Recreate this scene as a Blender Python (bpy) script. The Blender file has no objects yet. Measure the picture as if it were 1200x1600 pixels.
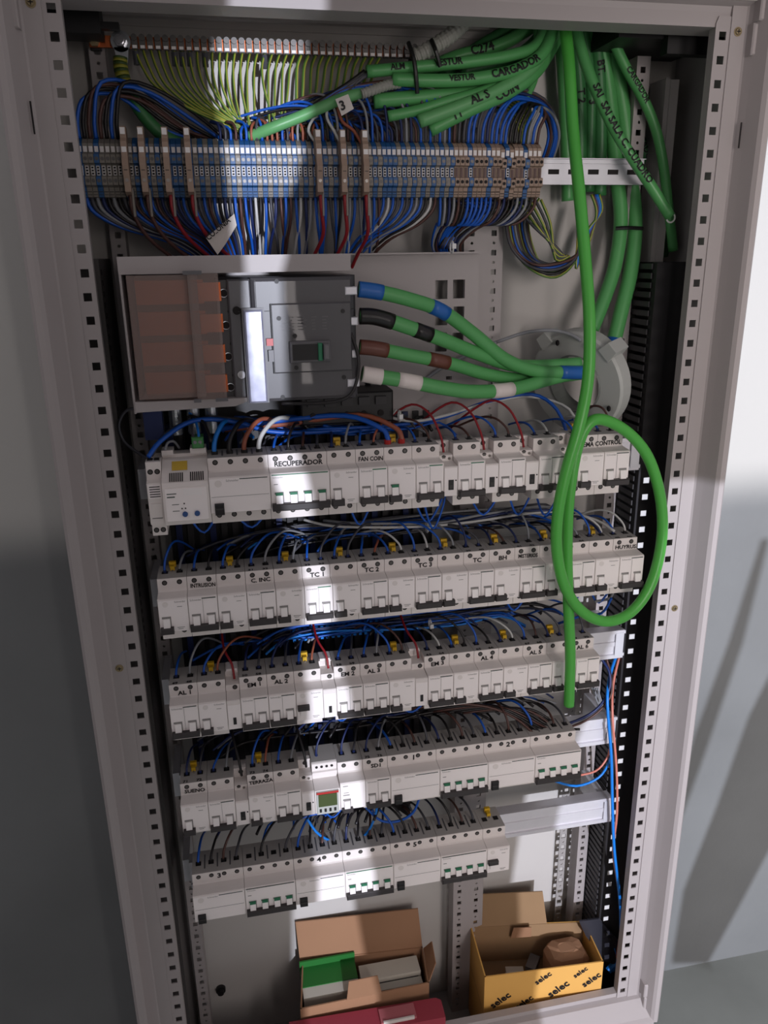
import bpy, bmesh, math, random
from mathutils import Vector, Matrix
random.seed(7)
C = bpy.context.scene.collection
SC = bpy.context.scene
# ------------------------------------------------------------------ units: millimetres in the script, origin at the top left hole of the frame
S = .001; ZF = 1685.0
def W(p): return Vector((p[0]*S, p[1]*S, (p[2]+ZF)*S))
# ------------------------------------------------------------------ camera
CAM = (139.717, -935.987, -236.954); PITCH, ROLL, YAW, FPX = -0.31474, 0.01497, -0.19697, 1227.573
def lin(c): return tuple(((v/255)/12.92 if v/255 <= .04045 else ((v/255+.055)/1.055)**2.4) for v in c)
MR = Matrix.Rotation(YAW, 3, 'Z') @ Matrix.Rotation(PITCH, 3, 'X') @ Matrix.Rotation(ROLL, 3, 'Y')
cd = bpy.data.cameras.new('camera'); cam = bpy.data.objects.new('camera', cd); C.objects.link(cam)
cd.sensor_fit = 'VERTICAL'; cd.sensor_height = 36; cd.lens = FPX/1600*36; cd.clip_start = .01; cd.clip_end = 50
cx, cf, cu = MR @ Vector((1, 0, 0)), MR @ Vector((0, 1, 0)), MR @ Vector((0, 0, 1))
M4 = Matrix(((cx.x, cu.x, -cf.x, 0), (cx.y, cu.y, -cf.y, 0), (cx.z, cu.z, -cf.z, 0), (0, 0, 0, 1)))
M4.translation = W(CAM); cam.matrix_world = M4
SC.camera = cam
def at(px, py, Y):
    d = MR @ Vector(((px-600)/FPX, 1, -(py-800)/FPX)); t = (Y-CAM[1])/d.y
    return (CAM[0]+d.x*t, Y, CAM[2]+d.z*t)
# ------------------------------------------------------------------ world, lights, exposure
SC.view_settings.view_transform = 'Standard'; SC.view_settings.look = 'None'
SC.view_settings.gamma = 1; SC.view_settings.use_curve_mapping = False
SC.view_settings.exposure = 0.98
w = bpy.data.worlds.new('world'); SC.world = w; w.use_nodes = True
w.node_tree.nodes['Background'].inputs[0].default_value = (*lin((205, 198, 202)), 1)
w.node_tree.nodes['Background'].inputs[1].default_value = 0.33
def area(name, loc, target, size, power, col, sizey=None, shape='RECTANGLE', spread=180):
    l = bpy.data.lights.new(name, 'AREA'); l.energy = power; l.color = lin(col); l.shape = shape; l.size = size*S
    l.size_y = (sizey or size)*S; l.spread = math.radians(spread)
    o = bpy.data.objects.new(name, l); C.objects.link(o); o.location = W(loc)
    o.rotation_euler = (W(target)-W(loc)).to_track_quat('-Z', 'Y').to_euler(); return o
KEY = (620, -3900, -242)
area('room_light', (450, -2300, -250), (300, 0, -700), 1400, 34, (255, 244, 240), 1000)
area('door_light', KEY, (450, 100, -800), 30, 88, (236, 240, 255), 30, 'DISK')
# ------------------------------------------------------------------ materials
def mat(name, col, rough=.5, metal=0, noise=0, nscale=30, bump=0, spec=.5, trans=0, alpha=1, emit=0, ior=1.45, coat=0):
    m = bpy.data.materials.new(name); m.use_nodes = True; nt = m.node_tree; b = nt.nodes['Principled BSDF']
    c = (*lin(col), 1); b.inputs['Base Color'].default_value = c; b.inputs['Roughness'].default_value = rough
    b.inputs['Metallic'].default_value = metal; b.inputs['Specular IOR Level'].default_value = spec
    b.inputs['Transmission Weight'].default_value = trans; b.inputs['Alpha'].default_value = alpha; b.inputs['IOR'].default_value = ior
    b.inputs['Coat Weight'].default_value = coat
    if emit: b.inputs['Emission Color'].default_value = c; b.inputs['Emission Strength'].default_value = emit
    if noise or bump:
        tc = nt.nodes.new('ShaderNodeTexCoord'); n = nt.nodes.new('ShaderNodeTexNoise'); n.inputs['Scale'].default_value = nscale; n.inputs['Detail'].default_value = 5
        nt.links.new(tc.outputs['Object'], n.inputs['Vector'])
        if noise:
            r = nt.nodes.new('ShaderNodeMix'); r.data_type = 'RGBA'
            r.inputs[6].default_value = tuple(v*(1-noise) for v in c[:3])+(1,); r.inputs[7].default_value = tuple(min(1, v*(1+noise)) for v in c[:3])+(1,)
            nt.links.new(n.outputs['Fac'], r.inputs[0]); nt.links.new(r.outputs[2], b.inputs['Base Color'])
        if bump:
            bp = nt.nodes.new('ShaderNodeBump'); bp.inputs['Strength'].default_value = bump; bp.inputs['Distance'].default_value = .002
            nt.links.new(n.outputs['Fac'], bp.inputs['Height']); nt.links.new(bp.outputs[0], b.inputs['Normal'])
    return m
M = dict(
 post=mat('painted_steel', (158, 151, 150), .45, noise=.03, nscale=8, bump=.02),
 panel=mat('panel_paint', (188, 184, 180), .5, noise=.05, nscale=5),
 side=mat('side_paint', (150, 146, 144), .55, noise=.05, nscale=5),
 galv=mat('galvanised', (205, 205, 210), .42, .35, noise=.08, nscale=40),
 alu=mat('aluminium', (215, 213, 218), .38, .45, noise=.05, nscale=60),
 body=mat('device_plastic', (222, 215, 211), .45, noise=.03, nscale=50),
 face=mat('device_face', (238, 231, 229), .4),
 tog=mat('toggle_plastic', (236, 231, 229), .35),
 bar=mat('dark_handle', (52, 48, 48), .5), black=mat('black_plastic', (24, 23, 24), .5), duct=mat('duct_plastic', (43, 41, 43), .55, noise=.05),
 hole=mat('screw_recess', (30, 26, 26), .8), screw=mat('steel_screw', (150, 145, 140), .35, .8), tscrew=mat('terminal_screw', (92, 90, 88), .4, .6), brass=mat('brass_screw', (150, 135, 105), .4, .8),
 stripe=mat('green_stripe', (34, 112, 78), .5), dstripe=mat('dark_stripe', (72, 82, 76), .5), ink=mat('marker_ink', (18, 16, 18), .6), print=mat('grey_print', (135, 133, 130), .6),
 yellow=mat('yellow_clip', (206, 166, 36), .5), grey=mat('grey_plastic', (172, 168, 164), .5, noise=.04), mid=mat('mid_grey_plastic', (92, 91, 94), .42, noise=.04, nscale=15),
 mccb=mat('breaker_plastic', (74, 73, 76), .38, noise=.04, nscale=12, coat=.15), mccb2=mat('breaker_plastic_light', (98, 97, 100), .35, noise=.04),
 copper=mat('copper', (196, 104, 62), .35, .85, noise=.15, nscale=20), lug=mat('tinned_lug', (190, 195, 200), .25, .9), chrome=mat('chrome', (200, 200, 205), .2, .9),
 tblue=mat('terminal_blue', (34, 84, 136), .45), tgrey=mat('terminal_grey', (124, 118, 110), .5), tbeige=mat('terminal_beige', (150, 128, 112), .55), white=mat('white_plastic', (225, 222, 220), .45),
 w_blue=mat('wire_blue', (22, 84, 178), .4), w_bright=mat('wire_bright_blue', (24, 120, 210), .4), w_navy=mat('wire_navy', (24, 38, 84), .45), w_black=mat('wire_black', (26, 23, 24), .4), w_brown=mat('wire_brown', (78, 50, 44), .45), w_terra=mat('wire_terracotta', (150, 84, 62), .45),
 w_grey=mat('wire_grey', (132, 134, 138), .45), w_white=mat('wire_white', (190, 190, 188), .45), w_red=mat('wire_red', (138, 26, 34), .4), w_pink=mat('wire_pink', (196, 120, 105), .45),
 w_dgrey=mat('wire_dark_grey', (66, 66, 72), .45), w_green=mat('cable_green', (82, 154, 88), .38, noise=.06, nscale=20), w_dgreen=mat('cable_dark_green', (56, 116, 66), .4), w_bgreen=mat('cable_bright_green', (76, 166, 66), .35), w_pale=mat('cable_pale_green', (96, 160, 100), .4),
 conduit=mat('conduit_grey', (150, 150, 142), .5), tie=mat('tie_black', (18, 18, 18), .4), tiew=mat('tie_white', (205, 205, 205), .4), paper=mat('paper_tag', (205, 198, 192), .8),
 tape_b=mat('tape_blue', (30, 92, 165), .35), tape_k=mat('tape_black', (22, 20, 20), .35), tape_br=mat('tape_brown', (98, 56, 44), .4), tape_w=mat('tape_white', (215, 205, 200), .4), red=mat('red_plastic', (170, 42, 40), .4),
 card=mat('cardboard', (150, 112, 84), .85, noise=.08, nscale=12), card2=mat('cardboard_yellow', (208, 158, 82), .8, noise=.05, nscale=15), cardin=mat('cardboard_inner', (140, 112, 82), .9, noise=.06), redbox=mat('red_card', (150, 52, 66), .6, noise=.06), redbox2=mat('red_card_pale', (168, 92, 98), .6),
 greenbox=mat('green_carton', (30, 104, 40), .6), whitebox=mat('white_carton', (190, 184, 172), .7), pcbgreen=mat('green_connector', (66, 128, 72), .45), knob=mat('knob_blue', (48, 78, 130), .5),
 lcd=mat('lcd_screen', (66, 78, 44), .25), ylab=mat('yellow_label', (206, 172, 66), .6), toroid=mat('toroid_plastic', (172, 174, 170), .45), toroid2=mat('toroid_dark', (108, 112, 108), .5))
def glass_mat():
    m = bpy.data.materials.new('clear_cover'); m.use_nodes = True; nt = m.node_tree; b = nt.nodes['Principled BSDF']
    out = nt.nodes['Material Output']; tr = nt.nodes.new('ShaderNodeBsdfTransparent'); mx = nt.nodes.new('ShaderNodeMixShader')
    b.inputs['Base Color'].default_value = (*lin((152, 134, 128)), 1); b.inputs['Roughness'].default_value = .3; mx.inputs[0].default_value = .36
    nt.links.new(tr.outputs[0], mx.inputs[1]); nt.links.new(b.outputs[0], mx.inputs[2]); nt.links.new(mx.outputs[0], out.inputs[0]); return m
M['clear'] = glass_mat()
M['ductt'] = mat('duct_tooth_lit', (66, 64, 66), .5); M['chan'] = mat('channel_grey', (70, 66, 65), .5)  # teeth paler than the duct: grazing light put into the colour
M['glass'] = mat('painted_glare', (140, 142, 160), .3, .2, noise=.5, nscale=60)  # pale bluish mottling paints glare on the label window
def stripe_mat():          # green/yellow earth insulation: the yellow band winds with the object's own height
    m = bpy.data.materials.new('earth_insulation'); m.use_nodes = True; nt = m.node_tree; b = nt.nodes['Principled BSDF']
    uv = nt.nodes.new('ShaderNodeUVMap'); sp = nt.nodes.new('ShaderNodeSeparateXYZ'); nt.links.new(uv.outputs[0], sp.inputs[0])
    g = nt.nodes.new('ShaderNodeMath'); g.operation = 'GREATER_THAN'; g.inputs[1].default_value = .34; nt.links.new(sp.outputs[0], g.inputs[0])
    r = nt.nodes.new('ShaderNodeMix'); r.data_type = 'RGBA'; r.inputs[6].default_value = (*lin((160, 158, 58)), 1); r.inputs[7].default_value = (*lin((78, 116, 44)), 1)
    nt.links.new(g.outputs[0], r.inputs[0]); nt.links.new(r.outputs[2], b.inputs['Base Color']); b.inputs['Roughness'].default_value = .4; return m
M['w_tape'] = mat('tape_yellow', (150, 146, 52), .5); M['w_olive'] = mat('tape_olive', (62, 82, 36), .5)
M['w_earth'] = stripe_mat()
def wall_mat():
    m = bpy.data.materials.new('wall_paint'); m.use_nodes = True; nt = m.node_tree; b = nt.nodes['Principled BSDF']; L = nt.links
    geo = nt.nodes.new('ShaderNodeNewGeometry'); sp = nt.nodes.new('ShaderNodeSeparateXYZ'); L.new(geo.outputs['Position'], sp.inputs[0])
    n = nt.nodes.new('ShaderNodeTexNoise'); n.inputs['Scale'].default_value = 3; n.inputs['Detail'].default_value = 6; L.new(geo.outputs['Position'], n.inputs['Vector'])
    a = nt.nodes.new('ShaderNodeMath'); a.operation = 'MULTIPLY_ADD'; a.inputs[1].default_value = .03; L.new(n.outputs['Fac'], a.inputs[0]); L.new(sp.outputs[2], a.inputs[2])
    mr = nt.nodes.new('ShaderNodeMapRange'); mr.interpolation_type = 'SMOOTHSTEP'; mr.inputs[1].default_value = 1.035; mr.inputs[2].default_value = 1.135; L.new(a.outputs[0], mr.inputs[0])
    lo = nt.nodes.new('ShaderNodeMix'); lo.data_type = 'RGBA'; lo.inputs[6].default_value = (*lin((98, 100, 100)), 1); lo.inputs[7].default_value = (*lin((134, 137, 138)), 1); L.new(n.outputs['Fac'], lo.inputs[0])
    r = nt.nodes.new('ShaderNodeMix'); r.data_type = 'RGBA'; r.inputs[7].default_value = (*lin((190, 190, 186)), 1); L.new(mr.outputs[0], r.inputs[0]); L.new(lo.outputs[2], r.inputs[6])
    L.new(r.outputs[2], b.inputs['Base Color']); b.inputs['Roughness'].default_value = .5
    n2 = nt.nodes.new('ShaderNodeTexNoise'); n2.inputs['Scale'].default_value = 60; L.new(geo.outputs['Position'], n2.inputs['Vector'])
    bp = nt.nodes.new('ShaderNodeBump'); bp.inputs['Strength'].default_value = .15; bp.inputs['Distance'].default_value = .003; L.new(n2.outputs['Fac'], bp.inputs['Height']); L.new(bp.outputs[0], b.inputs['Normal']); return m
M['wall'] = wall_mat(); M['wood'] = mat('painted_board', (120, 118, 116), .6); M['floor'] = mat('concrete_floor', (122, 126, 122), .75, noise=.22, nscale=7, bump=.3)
# ------------------------------------------------------------------ mesh builder (coordinates in mm)
class MB:
    def __init__(s): s.v = []; s.f = []; s.uv = None
    def add(s, vs, fs):
        n = len(s.v); s.v += [tuple(p) for p in vs]; s.f += [tuple(i+n for i in f) for f in fs]; return s
    def box(s, x0, x1, y0, y1, z0, z1):
        return s.add([(x0,y0,z0),(x1,y0,z0),(x1,y1,z0),(x0,y1,z0),(x0,y0,z1),(x1,y0,z1),(x1,y1,z1),(x0,y1,z1)],
                     [(0,3,2,1),(4,5,6,7),(0,1,5,4),(1,2,6,5),(2,3,7,6),(3,0,4,7)])
    def bbox(s, x0, x1, y0, y1, z0, z1, b=1):      # box with chamfered front edges (towards -y)
        return s.add([(x0,y1,z0),(x1,y1,z0),(x1,y1,z1),(x0,y1,z1),(x0,y0+b,z0),(x1,y0+b,z0),(x1,y0+b,z1),(x0,y0+b,z1),(x0+b,y0,z0+b),(x1-b,y0,z0+b),(x1-b,y0,z1-b),(x0+b,y0,z1-b)],
                     [(0,1,2,3)[::-1][::-1],(0,4,5,1),(1,5,6,2),(2,6,7,3),(3,7,4,0),(4,8,9,5),(5,9,10,6),(6,10,11,7),(7,11,8,4),(8,11,10,9)])
    def prism(s, prof, a, b, axis='x'):             # closed polygon swept along an axis
        n = len(prof)
        def P(p, t): return {'x': (t, p[0], p[1]), 'z': (p[0], p[1], t), 'y': (p[0], t, p[1])}[axis]
        return s.add([P(p, a) for p in prof]+[P(p, b) for p in prof],
                     [tuple(range(n))[::-1], tuple(range(n, 2*n))]+[(i, (i+1) % n, n+(i+1) % n, n+i) for i in range(n)])
    def cyl(s, c, r, h, axis='y', n=12, r2=None):   # from c along axis by h
        r2 = r if r2 is None else r2; vs = []
        for k, (rr, t) in enumerate(((r, 0), (r2, h))):
            for i in range(n):
                a = 2*math.pi*i/n; u, v = rr*math.cos(a), rr*math.sin(a)
                vs.append({'y': (c[0]+u, c[1]+t, c[2]+v), 'z': (c[0]+u, c[1]+v, c[2]+t), 'x': (c[0]+t, c[1]+u, c[2]+v)}[axis])
        return s.add(vs, [tuple(range(n))[::-1], tuple(range(n, 2*n))]+[(i, (i+1) % n, n+(i+1) % n, n+i) for i in range(n)])
    def tube(s, pts, r, n=8, sub=5, wob=None):
        P = smooth([Vector(p) for p in pts], sub); rings = []; T = None; N = None
        for i, p in enumerate(P):
            t = (P[min(i+1, len(P)-1)]-P[max(i-1, 0)]).normalized()
            if N is None:
                N = t.cross(Vector((0, 1, .3))).normalized()
            else:
                N = (N-t*N.dot(t)).normalized()
            B = t.cross(N); rr = r if wob is None else r*wob(i)
            rings.append([p+(N*math.cos(2*math.pi*k/n)+B*math.sin(2*math.pi*k/n))*rr for k in range(n)])
        vs = [q for R in rings for q in R]; m = len(rings)
        fs = [(i*n+k, i*n+(k+1) % n, (i+1)*n+(k+1) % n, (i+1)*n+k) for i in range(m-1) for k in range(n)]
        s.uvk = n
        fs += [tuple(range(n))[::-1], tuple(range((m-1)*n, m*n))]
        return s.add(vs, fs)
    def torus(s, c, R, r, axis='y', n=24, m=8, a0=0, a1=2*math.pi):
        vs = []; full = abs(a1-a0-2*math.pi) < 1e-6; k = n if full else n+1
        for i in range(k):
            a = a0+(a1-a0)*i/n
            for j in range(m):
                b = 2*math.pi*j/m; q = R+r*math.cos(b); u, v, t = q*math.cos(a), q*math.sin(a), r*math.sin(b)
                vs.append({'y': (c[0]+u, c[1]+t, c[2]+v), 'z': (c[0]+u, c[1]+v, c[2]+t), 'x': (c[0]+t, c[1]+u, c[2]+v)}[axis])
        return s.add(vs, [(i*m+j, i*m+(j+1) % m, ((i+1) % k)*m+(j+1) % m, ((i+1) % k)*m+j) for i in range(n) for j in range(m)])
    def build(s, name, m, parent=None, base=None, smooth=False, kind=None, label=None):
        b = Vector(base if base is not None else (parent['_b'] if parent and '_b' in parent else (0, 0, 0)))
        me = bpy.data.meshes.new(name); me.from_pydata([(Vector(p)-b)*S for p in s.v], [], s.f); me.materials.append(M[m] if isinstance(m, str) else m)
        me.validate(); me.update()
        if smooth: me.polygons.foreach_set('use_smooth', [True]*len(me.polygons))
        o = bpy.data.objects.new(name, me); C.objects.link(o)
        if parent: o.parent = parent
        else: o.location = W(b)
        if kind: o['kind'] = kind
        if label: o['label'] = label
        return o
def smooth(P, sub):
    if sub <= 1 or len(P) < 3: return P
    out = []; n = len(P)
    for i in range(n-1):
        a, b, c, d = P[max(i-1, 0)], P[i], P[i+1], P[min(i+2, n-1)]
        for k in range(sub):
            t = k/sub; out.append(.5*((2*b)+(c-a)*t+(2*a-5*b+4*c-d)*t*t+(3*b-a-3*c+d)*t*t*t))
    out.append(P[-1]); return out
def thing(name, label, cat, base, group=None):
    o = bpy.data.objects.new(name, None); C.objects.link(o); o.location = W(base); o['_b'] = tuple(float(q) for q in base); o.empty_display_size = .01
    tag(o, label, cat, group); return o
def tag(o, label, cat, group=None):
    o['label'] = label; o['category'] = cat
    if group: o['group'] = group
    return o
def copy_tree(o, parent=None):
    c = o.copy(); C.objects.link(c); c.parent = parent
    for ch in list(o.children): copy_tree(ch, c)
    return c
# text meshes, all evaluated once
TX = {}
def prep_text(strings):
    tmp = []
    for s in strings:
        cu_ = bpy.data.curves.new('t', 'FONT'); cu_.body = s[0]; cu_.size = 1; cu_.offset = s[1]; cu_.resolution_u = 2; cu_.align_x = 'LEFT'; cu_.extrude = .0
        o = bpy.data.objects.new('t', cu_); C.objects.link(o); tmp.append((s, o))
    dg = bpy.context.evaluated_depsgraph_get(); dg.update()
    for s, o in tmp:
        me = bpy.data.meshes.new_from_object(o.evaluated_get(dg)); TX[s] = ([tuple(v.co) for v in me.vertices], [tuple(p.vertices) for p in me.polygons]); bpy.data.meshes.remove(me)
    for s, o in tmp: d = o.data; bpy.data.objects.remove(o); bpy.data.curves.remove(d)
HW = ['RECUPERADOR', 'FAN COIN', 'SISTEMA CONTROL', 'INTRUSION', 'C. INC', 'TC 1', 'TC 2', 'TC 3', 'TC', 'BH', 'MISTERIOS', 'HUYRUS', 'AL 1', 'EM 1', 'AL 2', 'EM 2', 'AL 3', 'EM 3', 'AL 4', 'AL 5', 'AL 6', 'SUENO', 'TERRAZA', 'SD1', '1', '2', '3', '4', '5', '3 ', 'CO..ONIA',
      'TC 2 ', '47', '48', '49', '50', '56', '57', '58', '59', '63', '64', '65', '66', '67', '68', '69', '70', '71', '72', '73', '74', '75', '76', '31', '32', '33', '34', '35', '36', '37', '38', '39', '40', '41', '42', '43', '44', '45', '46',
      'AL S', 'COIN', 'SAI  SAI SALA C. CUADRO', 'CARGADOR', 'VESTUR', 'ALM', 'A5', 'T 2', 'BT.', '3  ', 'SAI', 'TT', 'C274']
prep_text([(s, .03) for s in HW]+[('Schneider', 0.0), ('selec', 0.03), ('Vigi', 0)])
def text_mb(s, off, ox, y, oz, size, rot=0, sx=1, center=False, tilt=0):   # flat lettering facing -y
    vs, fs = TX[(s, off)]; mb = MB(); wx = max(v[0] for v in vs)*size*sx; ca, sa = math.cos(rot), math.sin(rot)
    o = []
    for v in vs:
        u = v[0]*size*sx-(wx/2 if center else 0); t = v[1]*size; u, t = u*ca-t*sa, u*sa+t*ca
        o.append((ox+u, y+tilt*t, oz+t))
    return mb.add(o, fs)
def text_flat(s, off, x, y, z, size, sx=1, rot=0):        # lettering lying on a horizontal surface, read from -y
    vs, fs = TX[(s, off)]; mb = MB(); ca, sa = math.cos(rot), math.sin(rot)
    return mb.add([(x+(v[0]*sx*ca-v[1]*sa)*size, y+(v[0]*sx*sa+v[1]*ca)*size, z) for v in vs], fs)

# ================================================================== THE ROOM
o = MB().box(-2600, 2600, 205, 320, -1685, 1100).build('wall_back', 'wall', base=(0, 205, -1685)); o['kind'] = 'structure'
o = MB().box(-2600, 2600, -4500, 320, -1765, -1685).build('floor', 'floor', base=(0, 0, -1685)); o['kind'] = 'structure'

# unseen panels added behind the camera, outlines shaped to cast the shadows
def shade(name, P):
    Yo = -1250; q = []
    for p in P:
        k = (Yo-KEY[1])/(p[1]-KEY[1]); q.append((KEY[0]+(p[0]-KEY[0])*k, KEY[2]+(p[2]-KEY[2])*k))
    o = MB().prism(q, Yo-20, Yo, 'y').build(name, 'wood', base=(q[0][0], Yo, q[0][1])); o['kind'] = 'structure'
wide = lambda p, x: (x, p[1], p[2])
gl = [at(325, 0, 178), at(330, 200, 178), at(385, 430, -14), at(388, 620, -14), at(478, 900, -19), at(488, 1220, -19), at(498, 1370, -19), at(470, 1590, 100)]
gr = [at(465, 0, 178), at(463, 200, 178), at(444, 430, -14), at(452, 620, -14), at(520, 900, -19), at(570, 1220, -19), at(588, 1370, -19), at(590, 1590, 100)]
shade('shade_panel_1', [(-1500, 0, 900), (gl[0][0], 178, 900)]+gl+[(-60+0*gl[-1][0], 100, -2100), (-1500, 0, -2100)])
shade('shade_panel_2', [(gr[0][0], 178, 900)]+gr+[(gr[-1][0]+40, 100, -2000), at(770, 1600, 178), at(790, 1440, 178), at(832, 1180, 178), at(960, 985, 50), at(1040, 748, 0), (800, -35, -530), (812, -20, 900)])
shade('shade_panel_3', [at(1200, 842, 204), at(1160, 1000, 204), at(1095, 1190, 204), at(1058, 1290, 204), at(1058, 1250, 204), at(1085, 1150, 204), at(1140, 1000, 204), at(1190, 842, 204)])
shade('shade_panel_4', [at(1240, 980, 204), at(1170, 1120, 204), at(1120, 1260, 204), at(1068, 1392, 204), at(1050, 1500, 204), at(1105, 1500, 204), at(1160, 1400, 204), at(1240, 1250, 204)])

# ================================================================== THE ENCLOSURE
XR = 734.5
enc = thing('electrical_enclosure', 'tall pale painted steel electrical enclosure standing open against the wall', 'cabinet', (367, 180, -1685))
mb = MB()
def post_profile(sgn, x0):
    P = [(-9, 1), (-9, -2), (-27, -2), (-29, -4), (-33, -14), (-39, -31), (-43, -35), (-49, -36), (-53, -32), (-54, -20), (-54, 199), (-51, 199), (-51, 4), (-9, 4)]
    P = [(x0+sgn*p[0], p[1]) for p in P]
    return P if sgn > 0 else P[::-1]
for sgn, x0, nm in ((1, 0, 'l'), (-1, XR, 'r')):
    MB().prism(post_profile(sgn, x0)[::-1], -1493, 47, 'z').build('frame_post', 'post', enc)
def hcell(mb, x0, x1, z0, z1, cx, cz, hw, hh, y0, y1, rnd=False):  # one cell of sheet with a hole in it
    out = [(x0,z0),(cx,z0),(x1,z0),(x1,cz),(x1,z1),(cx,z1),(x0,z1),(x0,cz)]
    if rnd: inn = [(cx+hw*math.cos(a), cz+hw*math.sin(a)) for a in [math.radians(d) for d in (225,270,315,0,45,90,135,180)]]
    else: inn = [(cx-hw,cz-hh),(cx,cz-hh),(cx+hw,cz-hh),(cx+hw,cz),(cx+hw,cz+hh),(cx,cz+hh),(cx-hw,cz+hh),(cx-hw,cz)]
    vs = [(p[0],y0,p[1]) for p in out]+[(p[0],y0,p[1]) for p in inn]+[(p[0],y1,p[1]) for p in inn]
    fs = []
    for i in range(8):
        j = (i+1) % 8; fs += [(i, j, 8+j, 8+i), (8+i, 8+j, 16+j, 16+i)]
    mb.add(vs, fs)
def strip(mb, xs, xe, cols, ztop, n, pitch, y, hw=3.6, alt=True, th=2, rr=1.9, phase=0):
    # vertical sheet strip with columns of holes; rows every pitch (square), and round ones between when alt
    xe_ = [xs]+[(cols[i]+cols[i+1])/2 for i in range(len(cols)-1)]+[xe]
    for k in range(n):
        zc = ztop-k*pitch
        for i, cx in enumerate(cols):
            if alt:
                hcell(mb, xe_[i], xe_[i+1], zc-pitch/4, zc+pitch/4, cx, zc, hw, hw, y, y+th)
                hcell(mb, xe_[i], xe_[i+1], zc-3*pitch/4, zc-pitch/4, cx, zc-pitch/2, rr, rr, y, y+th, True)
            else:
                hcell(mb, xe_[i], xe_[i+1], zc-pitch/2, zc+pitch/2, cx, zc, hw, hw, y, y+th)
    zb = ztop-(n-1)*pitch-(3*pitch/4 if alt else pitch/2); zt = ztop+(pitch/4 if alt else pitch/2)
    mb.box(xs-.01, xs+.01, y, y+th, zb, zt); mb.box(xe-.01, xe+.01, y, y+th, zb, zt)
for sgn, x0 in ((1, 0), (-1, XR)):
    mb = MB(); xs, xe = sorted((x0-9*sgn, x0+9.5*sgn)); strip(mb, xs, xe, [x0], 0, 59, 25, -.5, 4.4, False, 1.6)
    mb.prism([(xs, 12.5), (xe, 12.5), (xe-(3 if sgn > 0 else 0), 20), (xs+(0 if sgn > 0 else 3), 20)], -.5, 1.1, 'y'); mb.box(xs, xe, -.5, 1.1, -1466, -1462.5)
    mb.build('perforated_strip', 'post', enc)
    # inward return of the strip
    MB().box(x0+8.2*sgn-.6, x0+8.2*sgn+.6, 1.5, 14, -1462, 12).build('strip_return', 'post', enc)
xl, xr_ = -54, XR+54
top = [(1.6, 9), (1.6, 24), (0, 30), (-8, 32), (-30, 40), (-36, 44), (-36, 50), (-30, 54), (199, 54), (199, 50), (4, 50), (40, 30), (40, 9), (4, 9)]
MB().prism(top, -43, XR+43).build('top_beam', 'post', enc)
MB().prism([(-14, 33), (-9, 33), (-9, 37), (-14, 37)], -40, XR+40).build('door_gasket', 'grey', enc)
bot = [(1.6, -1456), (14, -1456), (14, -1500), (-20, -1500), (-32, -1500), (-36, -1496), (-36, -1490), (-30, -1486), (-8, -1466), (1.6, -1464)]
MB().prism(bot[::-1], -43, XR+43).build('bottom_sill', 'post', enc)
MB().box(-44, XR+44, 0, 4, -1685, -1500).box(-44, -41, 4, 195, -1685, -1493).box(XR+41, XR+44, 4, 195, -1685, -1493).build('plinth', 'post', enc)
MB().box(-51, XR+51, 4, 180, -1594, -1590).build('bottom_floor', 'side', enc)
MB().box(-51, XR+51, 180, 184, -1590, 50).build('back_panel', 'panel', enc)
MB().box(-51, -48, 4, 180, -1590, 50).build('side_lining', 'side', enc); MB().box(XR+48, XR+51, 4, 180, -1590, 50).build('side_lining', 'side', enc)
MB().prism([(166, 42), (180, 42), (180, 30), (177, 30), (177, 38), (166, 38)], 0, XR).build('ceiling_rail', 'panel', enc)
MB().box(-48, XR+48, 40, 180, 48, 50).build('top_cover', 'side', enc)
mb = MB().box(-45, 36, 80, 118, -2, 40).box(-20, 55, 90, 100, 5, 12); mb.build('corner_bracket', 'black', enc)
mb = MB().box(640, 775, 70, 200, 12, 44).box(700, 775, 60, 76, -6, 20); mb.build('corner_bracket', 'black', enc)
mb = MB().box(736, 742, 120, 160, -250, -20).box(742, 754, 118, 121, -250, -22); mb.build('side_rib', 'side', enc)
# hinge pads stepping down the outer lip
for sgn, x0 in ((1, 0), (-1, XR)):
    for z0, z1, a in ((12, 44, 31), (-22, 11, 29)):
        xs = sorted((x0-sgn*a, x0-sgn*46)); MB().bbox(xs[0], xs[1], -22 if z0 > 0 else -16, 0, z0, z1, 1.5).build('hinge_pad', 'post', enc)
    for z0, z1, a in ((-1452, -1425, 29), (-1478, -1453, 31)):
        xs = sorted((x0-sgn*a, x0-sgn*46)); MB().bbox(xs[0], xs[1], -20, 0, z0, z1, 1.5).build('hinge_pad', 'post', enc)
def screw_at(parent, c, r, m='brass', ax='y'):
    b = MB().cyl((c[0], c[1], c[2]), r*1.25, 1, 'y', 16).cyl((c[0], c[1]-1.4, c[2]), r*.75, 1.5, 'y', 16, r); o = b.build('screw', m, parent)
    MB().box(c[0]-r*.6, c[0]+r*.6, c[1]-1.7, c[1]-1.2, c[2]-.5, c[2]+.5).box(c[0]-.5, c[0]+.5, c[1]-1.7, c[1]-1.2, c[2]-r*.6, c[2]+r*.6).build('screw_slot', 'hole', o, base=enc['_b'])
for (px, py, X) in ((43, 3, -18), (183, 1045, -18), (1061, 950, XR+18), (1170, 50, XR+18), (1030, 1558, XR+18)):
    screw_at(enc, (X, -2.6, at(px, py, -3)[2]), 4)
MB().box(-30, -28.4, -13, -12, -115, -85).build('slot_mark', 'hole', enc)
MB().box(XR+28.4, XR+30, -13, -12, -120, -92).build('slot_mark', 'hole', enc)
mb = MB().cyl((at(345, 1544, 180)[0], 174, at(345, 1544, 180)[2]), 8.5, 6, 'y', 20); mb.cyl((at(345, 1544, 180)[0], 168, at(345, 1544, 180)[2]), 5.5, 7, 'y', 16); mb.build('black_grommet', 'black', enc, smooth=False)
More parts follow.
